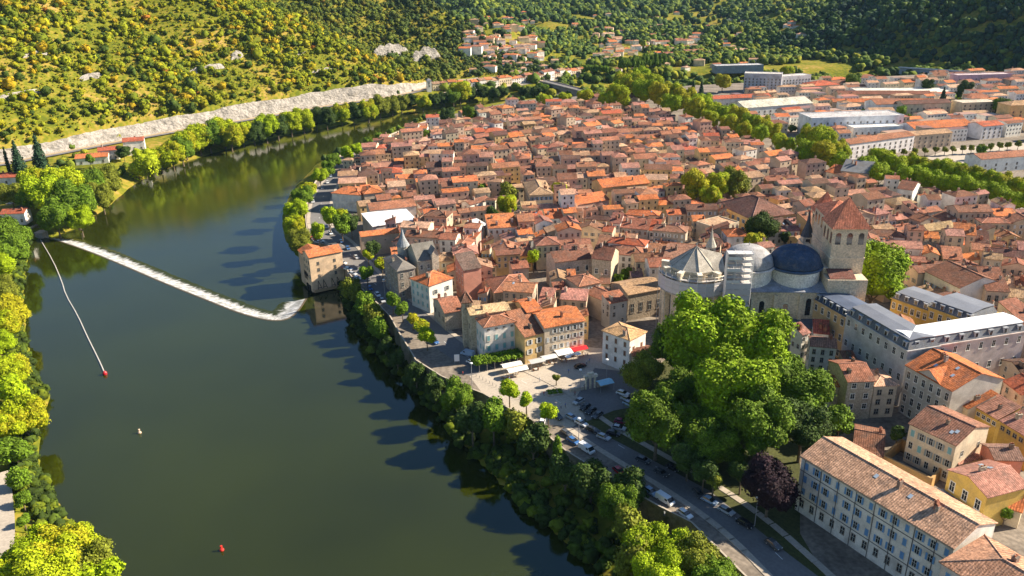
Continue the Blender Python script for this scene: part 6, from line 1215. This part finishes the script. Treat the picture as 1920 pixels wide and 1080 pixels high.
for a in [(1100,842,24,15,'white','white van standing in the shaded road below the square, third vehicle of its file',True),(1132,819,20,8,'silver','silver car driving in the middle of the shaded road by the square'),(1075,826,20,12,'blue','blue car parked ahead of the white van on the river side'),(1062,812,20,12,'dark grey','grey car at the head of the river side file'),(1206,862,20,8,'dark grey','dark car on the park side of the road, nearest the lawn shade'),(1240,886,20,10,'dark grey','dark grey car behind it under the park trees'),(1262,876,20,10,'black','black car tucked under the low dark tree'),(1331,938,20,10,'pale blue','pale blue car parked under the park edge, before the purple tree'),(1362,957,20,11,'silver','silver car in the park side file beside the purple tree'),(1397,981,22,12,'black','black car in the park side file below the purple tree'),(1310,925,10,12,'dark grey','grey car nose in beside the pale blue one'),(1220,921,20,14,'pale blue','light car parked behind the big white van above the quay wall'),(1247,937,24,15,'white','long white van parked right above the exposed quay wall',True),(1284,963,22,15,'white','white car at the end of the file above the exposed quay wall'),(1161,883,14,12,'red','red car half hidden by the waterside trees'),(1450,1020,24,18,'dark grey','dark car at the foot of the long shuttered building'),(1180,900,20,13,'black','black car next to the red car'),
          (1072,782,20,10,'pale blue','pale blue car at the upper edge of the shaded road'),(1090,793,20,10,'white','white car directly behind the pale blue one'),(1112,806,20,8,'black','black car in the middle of the dark row by the square'),(1085,752,-18,10,'silver','silver people carrier at the corner of the sunny square'),(1097,763,-14,10,'black','black car beside the silver people carrier'),(1108,770,-14,10,'black','second black car beside the silver people carrier'),(1120,778,-14,10,'dark grey','dark grey car fourth in the row from the people carrier'),(1168,737,20,6,'white','white car next to the round olive tree'),(1176,748,20,8,'silver','silver car below the white one by the olive tree'),(1180,757,18,8,'pale blue','pale blue car lowest of three by the olive tree'),(1160,802,20,4,'silver','silver car deep in the car park shade'),(1165,790,20,4,'maroon','maroon car deep in the car park shade'),(1150,812,20,4,'black','black car deep in the car park shade'),(1016,793,-4,12,'white','white car behind the small tree by the square edge'),(1045,780,16,12,'dark grey','dark car between the small tree and the road'),
          (877,663,-16,-4,'pale blue','pale van standing in the shade below the turquoise shuttered house',True),(885,679,16,6,'white','white car driving in the shade towards the cafe square'),(1088,686,20,-6,'black','black car beside the shaded half of the cafe square'),
          (708,552,8,10,'white','white car in the shade below the stone mansion'),(717,563,8,10,'silver','silver car in the sun below the stone mansion'),(694,540,8,10,'blue','blue car beside the quay road tree'),(776,600,10,6,'black','dark car behind the golden clipped tree'),(815,640,12,8,'blue','blue car in the shade of the quay road'),(777,540,-3,12,'white','white camper van parked beside the square white house',True),
          (642,493,14,2,'white','white car nearest the mill wall'),(646,501,14,3,'maroon','maroon car second from the mill wall'),(653,504,14,3,'white','white car third from the mill wall'),(661,513,14,3,'silver','silver car fourth from the mill wall'),(670,521,14,3,'white','white car fifth from the mill wall'),(668,482,10,8,'silver','silver car alone in front of the beige block'),(652,465,8,10,'blue','blue car in the shade across from the mill'),(640,452,8,10,'blue','second blue car in the shade across from the mill'),(620,437,8,10,'white','white car in the street above the mill'),(612,425,8,10,'silver','silver car farther up the street above the mill'),(600,453,12,-2,'white','white car behind the mill roof'),(586,447,10,3,'red','red car under the bright round tree'),(587,378,-2,8,'white','white car at the garden bend of the quay'),(614,342,3,8,'white','white car by the last quay trees'),(620,330,3,8,'pale blue','pale blue car by the last quay trees'),(604,352,3,8,'silver','silver car under the yellow quay tree'),(150,331,8,3,'white','white car beside the low orange villa')]:
    if a[0] < 200: x, y = P(a[0], a[1], 6); car(*a, z=H1(x, y)+.3)
    else: car(*a)
# ------------------------------------------------------------------ street furniture and cafe terraces
def lamp(px, py, lab, h=8):
    x, y = P(px, py, 10); o = empty('street_lamp', (x, y, 10), 0, lab, 'lamp', 'street lamps'); b = MB(); b.tube((0, 0, 0), (0, 0, h), .11, 'paint', (.3, .3, .32), 6, .07); b.build('pole', o); b = MB(); b.lathe(0, 0, [(.05, h), (.5, h+.1), (.45, h+.35), (.05, h+.5)], 10, 'paint', (.85, .85, .85)); b.build('lamp_head', o)
lamp(885, 722, 'street lamp at the river edge of the cafe square'); lamp(722, 558, 'street lamp below the stone mansion'); lamp(1137, 715, 'street lamp beside the blue parasol'); lamp(1088, 735, 'street lamp next to the stone monument'); lamp(1415, 985, 'street lamp beside the shaded road under the purple tree'); lamp(1085, 830, 'street lamp above the white van')
def parasol(px, py, s, col, lab, kind='parasol', rz=.3, z=2.7, sy=1.0):
    x, y = P(px, py, 10+z); o = empty(kind, (x, y, 10), rz, lab, kind, 'terrace shades on the cafe square'); b = MB()
    if kind == 'parasol':
        b.lathe(0, 0, [(s, z), (.03, z+.6)], 8, 'fabric', col); b.build('canopy', o); b = MB(); b.tube((0, 0, 0), (0, 0, z+.5), .05, 'paint', (.5,)*3, 5); b.build('pole', o)
    else:
        b.slab([(-s, -s*sy, z), (s, -s*sy, z), (s, 0, z+.55), (-s, 0, z+.55)], .08, 'fabric', col); b.slab([(s, s*sy, z), (-s, s*sy, z), (-s, 0, z+.55), (s, 0, z+.55)], .08, 'fabric', col); b.build('canopy', o)
        b = MB(); 
        for cx_, cy_ in ((-s, -s*sy), (s, -s*sy), (s, s*sy), (-s, s*sy)): b.tube((cx_*.95, cy_*.95, 0), (cx_*.95, cy_*.95, z), .05, 'paint', (.4,)*3, 5)
        b.build('frame', o)
parasol(959, 683, 3.6, (.85, .82, .76), 'large white terrace awning nearest the turquoise shuttered house', 'awning', .38, sy=.42)
parasol(970, 692, 3.6, (.85, .82, .76), 'large white terrace awning nearest the street, second of the white pair', 'awning', .38, sy=.42)
parasol(1006, 676, 2.8, (.45, .44, .43), 'grey terrace awning before the apricot house', 'awning', .38, sy=.6); parasol(1029, 669, 2.8, (.55, .55, .54), 'lighter grey terrace awning between the grey and white shades', 'awning', .38, sy=.6)
parasol(1056, 659, 3.0, (.88, .87, .86), 'big square white awning in the middle of the terraces', 'awning', .38, sy=.8); parasol(1086, 653, 2.9, (.75, .02, .03), 'bright red awning at the end of the cafe row', 'awning', .38, sy=.55)
parasol(1065, 668, 1.2, (.85, .85, .85), 'small white parasol under the big white awning'); parasol(1083, 663, 1.3, (.85, .83, .82), 'small white parasol below the red awning'); parasol(1071, 664, 1.0, (.82, .8, .78), 'tiny white parasol between two others'); parasol(1134, 716, 2.6, (.35, .62, .75), 'pale blue parasol in the shade beside the monument', 'awning', .4, sy=.7)
parasol(1615, 804, 2.2, (.45, .7, .5), 'round green parasol in the shaded square'); parasol(1620, 808, 1.0, (.85, .8, .8), 'small pale parasol beside the green one')
tbl = MB(); tbl.lathe(0, 0, [(.42, .74), (.01, .75)], 8, 'paint', (.6, .55, .5)); tm_ = tbl.mesh('table_top'); tb2 = MB(); tb2.tube((0, 0, 0), (0, 0, .73), .05, 'paint', (.3,)*3, 5); tl_ = tb2.mesh('table_leg'); ch = MB(); ch.box(-.22, -.22, .42, .22, .22, .47, 'paint', (.45, .2, .1)); ch.box(-.22, .18, .47, .22, .23, .9, 'paint', (.45, .2, .1)); ch.box(-.2, -.2, 0, .2, .2, .04, 'paint', (.1,)*3); cm = ch.mesh('chair')
k = 0
for (px_, py_, nm) in [(960,706,'in front of the large white awnings'),(1000,692,'in front of the grey awnings'),(1040,680,'below the big square awning'),(1085,668,'below the red awning')]:
    for i in range(5):
        x, y = P(px_+random.uniform(-18, 18), py_+random.uniform(-4, 4), 10); o = empty('cafe_table', (x, y, 10.02), random.uniform(0, 3), f'{names_ord[i]} small round cafe table {nm}', 'table', 'cafe tables on the square')
        for n_, m_ in (('table_top', tm_), ('table_leg', tl_)): q_ = bpy.data.objects.new(n_, m_); COL.objects.link(q_); q_.parent = o
        for j in range(2):
            a_ = j*pi+random.uniform(0, .5); q_ = bpy.data.objects.new('cafe_chair', cm); COL.objects.link(q_); q_.location = (x+.8*cos(a_), y+.8*sin(a_), 10.02); q_.rotation_euler = (0, 0, a_-pi/2); tag(q_, f'{"first" if j else "second"} rust coloured chair at the {names_ord[i]} table {nm}', 'chair', 'cafe chairs on the square')
# monument
x, y = P(1107, 728, 10); mo = empty('monument', (x, y, 10), .3, 'pale stone arched monument with columns between the two halves of the square', 'monument'); b = MB()
for i in (-1.6, 0, 1.6): b.tube((i, 0, 0), (i, 0, 4.2), .4, 'stone_wall', (.66, .58, .46), 8)
b.build('column', mo); b = MB(); b.box(-2.3, -.7, 4.2, 2.3, .7, 5.0, 'stone_wall', (.66, .58, .46)); b.box(-1, -.4, 5, 1, .4, 5.9, 'stone_wall', (.66, .58, .46)); b.build('entablature', mo)
for q4 in ((-7, -2.4, 1.2), (2.4, 6, 2.0)): b = MB(); b.box(q4[0], -.3, 0, q4[1], .3, q4[2], 'stone_wall', (.6, .5, .4)); b.build('side_wall', mo)
x, y = P(1040, 737, 10); b = MB(); b.box(-2.6, -1.7, 0, 2.6, 1.7, .5, 'stone_wall', (.5, .42, .35)); pb = empty('planter_bed', (x, y, 10), .2, 'square green planted bed on the sunny part of the square', 'planter'); b.build('curb', pb); linkmesh('foliage', crown_mesh('foliage', [(q_, w_, 0, .9, .4) for q_ in (-1.7, 0, 1.7) for w_ in (-.8, .8)], 500, .18, GR, seed=3), pb, (0, 0, .6))
x, y = P(857, 682, 10); b = MB(); b.box(-.9, -.08, 1.0, .9, .08, 3.6, 'paint', (.8, .8, .8)); sg = empty('information_panel', (x, y, 10), .1, 'white upright panel on posts on the quay near the road bend', 'sign'); b.build('panel', sg); b = MB(); b.tube((-.8, 0, 0), (-.8, 0, 1), .06, 'paint', (.3,)*3, 5); b.tube((.8, 0, 0), (.8, 0, 1), .06, 'paint', (.3,)*3, 5); b.build('post', sg)
bo = MB(); bo.tube((0, 0, 0), (0, 0, .95), .09, 'paint', (.25,)*3, 6); bo.lathe(0, 0, [(.12, .95), (.02, 1.08)], 6, 'paint', (.25,)*3); bm = bo.mesh('bollard')
for i in range(14):
    x, y = P(893+i*6.2, 706+i*3.3, 10); o = bpy.data.objects.new('bollard', bm); COL.objects.link(o); o.location = (x, y, 10.02); tag(o, f'{names_ord[i]} thin bollard in the line beside the river, counted from the road', 'bollard', 'bollards along the square')
# ------------------------------------------------------------------ people
def person_mesh(shirt, trousers, hair, stride):
    J = {'pel': (0, 0, .95), 'spi': (0, 0, 1.2), 'che': (0, 0, 1.38), 'nec': (0, 0, 1.5), 'hed': (0, .02, 1.6), 'top': (0, .01, 1.74)}
    V = list(J.values()); rad = [.14, .12, .15, .055, .095, .07]; E = [(0, 1), (1, 2), (2, 3), (3, 4), (4, 5)]
    for s in (-1, 1):
        n = len(V); st = stride*s
        V += [(s*.1, 0, .88), (s*.11, st*.5, .48), (s*.11, st*.9-.02, .09), (s*.11, st*.9+.14, .04)]; rad += [.095, .065, .045, .035]; E += [(0, n), (n, n+1), (n+1, n+2), (n+2, n+3)]
        n = len(V); V += [(s*.19, 0, 1.4), (s*.25, -st*.3, 1.13), (s*.27, -st*.5+.05, .88), (s*.27, -st*.55+.09, .78)]; rad += [.055, .045, .032, .028]; E += [(2, n), (n, n+1), (n+1, n+2), (n+2, n+3)]
    me = bpy.data.meshes.new('body'); me.from_pydata(V, E, []); o = bpy.data.objects.new('tmp_body', me); COL.objects.link(o)
    md = o.modifiers.new('s', 'SKIN'); 
    if not me.skin_vertices: 
        with bpy.context.temp_override(object=o, active_object=o): bpy.ops.mesh.customdata_skin_add()
    for i, r_ in enumerate(rad): me.skin_vertices[0].data[i].radius = (r_, r_*.85)
    me.skin_vertices[0].data[0].use_root = True; o.modifiers.new('u', 'SUBSURF').levels = 1
    bpy.context.view_layer.update(); out = bpy.data.meshes.new_from_object(o.evaluated_get(bpy.context.evaluated_depsgraph_get())); out.name = 'body'; bpy.data.objects.remove(o)
    cols = []
    for p in out.polygons:
        z = p.center[2]; x = abs(p.center[0]); c = trousers if z < .93 and x < .22 else shirt
        if z > 1.47 or (x > .22 and z < 1.12): c = (.45, .28, .2)
        if z > 1.66 or (z > 1.55 and p.center[1] < -.03): c = hair
        if z < .08: c = (.05, .04, .04)
        cols.append(c)
    a = out.attributes.new('col', 'FLOAT_VECTOR', 'FACE'); a.data.foreach_set('vector', np.array(cols, 'f').ravel()); out.materials.clear(); out.materials.append(MATS['fabric']); return out
PM = [(person_mesh((.7, .7, .7), (.05, .07, .15), (.05, .03, .02), .25), 'white top and dark trousers'), (person_mesh((.1, .2, .5), (.3, .25, .18), (.15, .1, .05), .2), 'blue top and beige trousers'), (person_mesh((.5, .06, .05), (.04, .04, .05), (.04, .03, .02), .3), 'red top and black trousers')]
for i, (px_, py_, where) in enumerate([(1100,683,'walking past the shaded edge of the square'),(1105,680,'close to the shaded edge of the square'),(868,704,'by the parapet near the road bend'),(1052,766,'beside the low wall of the square'),(1060,764,'standing by the low wall near the car park'),(1130,640,'walking up the lane beside the cafe row'),(1012,716,'crossing the open street to the terraces'),(955,715,'next to the large white awnings'),(1078,742,'near the planted bed'),(1245,968,'on the pavement above the quay wall'),(1066,700,'in the shaded half of the square'),(1020,742,'on the sunny paving near the small trees')]):
    x, y = P(px_, py_, 10); me, d_ = PM[i % 3]; o = bpy.data.objects.new('person', me); COL.objects.link(o); o.location = (x, y, 10.02); o.rotation_euler = (0, 0, random.uniform(0, 6)); tag(o, f'person in {d_}, {where}', 'person', 'people on the quay and square')
# ------------------------------------------------------------------ labels for the old-town houses
LM = [('the cathedral domes', P(1450,490,30)), ('the grey apse roof', P(1306,500,25)), ('the stone palace', P(1080,488,20)), ('the hipped yellow hall', P(1415,390,20)), ('the yellow tree clump', P(1330,360,20)), ('the cream courtyard mansion', P(1010,355,20)), ('the wide yellow house', P(1170,347,20)), ('the white gabled house', P(900,378,20)), ('the white roofed shed', P(735,387,20)), ('the stone mansion', P(780,480,20)), ('the terracotta hipped hall', P(960,540,18)), ('the cathedral bell towers', P(1580,430,30)), ('the bright lone tree', P(1640,520,20)), ('the slate roofed block', P(1600,318,20)), ('the white boulevard house', P(1697,350,20)), ('the yellow courtyard wings', P(1780,540,20)), ('the river bend quay', P(640,320,10)), ('the far town river edge', P(880,225,12)), ('the road bridge', P(1080,185,12)), ('the cream public building', P(1160,210,15)), ('the gap in the boulevard', P(1485,285,12)), ('the pediment house', P(1745,690,25)), ('the blue shuttered house', P(1765,515,20)), ('the esplanade trees', P(1850,370,12)), ('the upper roofs centre', P(1050,270,18)), ('the middle boulevard roofs', P(1300,290,18)), ('the red windowed house', P(1365,422,20))]
cnt = {}; CHI = {'gx': 'gabled', 'gy': 'end gabled', 'hip': 'hip roofed', 'shed': 'lean-to roofed', 'shedx': 'lean-to roofed', 'flat': 'flat topped'}
rowsL = []
for rec in AUTO:
    o, wl, tl, t, x, y, w, d, he = rec; ds = sorted((hypot(x-q_[0], y-q_[1]), i) for i, (nm_, q_) in enumerate(LM)); i = ds[0][1]; q_ = LM[i][1]; dx, dy = x-q_[0], y-q_[1]
    sec = ('left of' if dx < 0 else 'right of') if abs(dx) > abs(dy) else ('behind' if dy > 0 else 'in front of'); rowsL.append((ds[0][0], i, sec, rec))
rowsL.sort(key=lambda r_: r_[0])
for dd, i, sec, rec in rowsL:
    k = (i, sec); cnt[k] = cnt.get(k, 0)+1; o, wl, tl, t = rec[:4]; o['label'] = f"{names_ord[min(29, cnt[k]-1)]} nearest {RWORD[tl]} roofed {wl} walled house {sec} {LM[i][0]}"
    n_ = len(o['label'].split())
print('max ord', max(cnt.values()), 'maxwords', max(len(r_[3][0]['label'].split()) for r_ in rowsL))
# ------------------------------------------------------------------ light
SUN_EL = R(33); sx, sy = cos(R(11)), sin(R(11)); sv = Vector((sx*cos(SUN_EL), sy*cos(SUN_EL), sin(SUN_EL)))
sl = bpy.data.lights.new('sun', 'SUN'); sl.energy = 5; sl.angle = R(.5); sl.color = (1, .88, .70); so = bpy.data.objects.new('sun', sl); COL.objects.link(so); so.rotation_euler = sv.to_track_quat('Z', 'Y').to_euler()
wd = bpy.data.worlds.new('World'); sc.world = wd; wd.use_nodes = True; nt = wd.node_tree; bg = nt.nodes['Background']; sk = nt.nodes.new('ShaderNodeTexSky'); sk.sky_type = 'NISHITA'; sk.sun_disc = False; sk.ozone_density = 5; sk.dust_density = .2; sk.air_density = 1.2; sk.sun_elevation = SUN_EL; sk.sun_rotation = atan2(sx, sy); nt.links.new(sk.outputs[0], bg.inputs[0]); bg.inputs[1].default_value = .055
sc.view_settings.view_transform = 'Standard'; sc.view_settings.look = 'None'; sc.view_settings.exposure = 1.3; sc.view_settings.gamma = 1
sc.cycles.max_bounces = 5; sc.cycles.volume_bounces = 0; sc.cycles.diffuse_bounces = 3; sc.cycles.glossy_bounces = 2; sc.cycles.transparent_max_bounces = 4; sc.cycles.caustics_reflective = False; sc.cycles.caustics_refractive = False
m, nt, b = newmat('haze_air'); nt.nodes.remove(b); pv = nt.nodes.new('ShaderNodeVolumePrincipled'); pv.inputs['Density'].default_value = .00002; pv.inputs['Color'].default_value = (.38, .62, 1, 1); nt.links.new(pv.outputs[0], nt.nodes['Material Output'].inputs['Volume'])
hb = MB(); hb.box(-13000, -2500, -6, 13000, 13000, 900, 'haze_air'); ho = hb.build('haze'); tag(ho, 'thin bluish summer haze over the valley', 'haze', kind='stuff')
print('objects', len(sc.objects))
for o in sc.objects:
    if 'label' in o and not (4 <= len(o['label'].replace('-', ' ').split()) <= 16): print('LBL', len(o['label'].split()), o['label'])
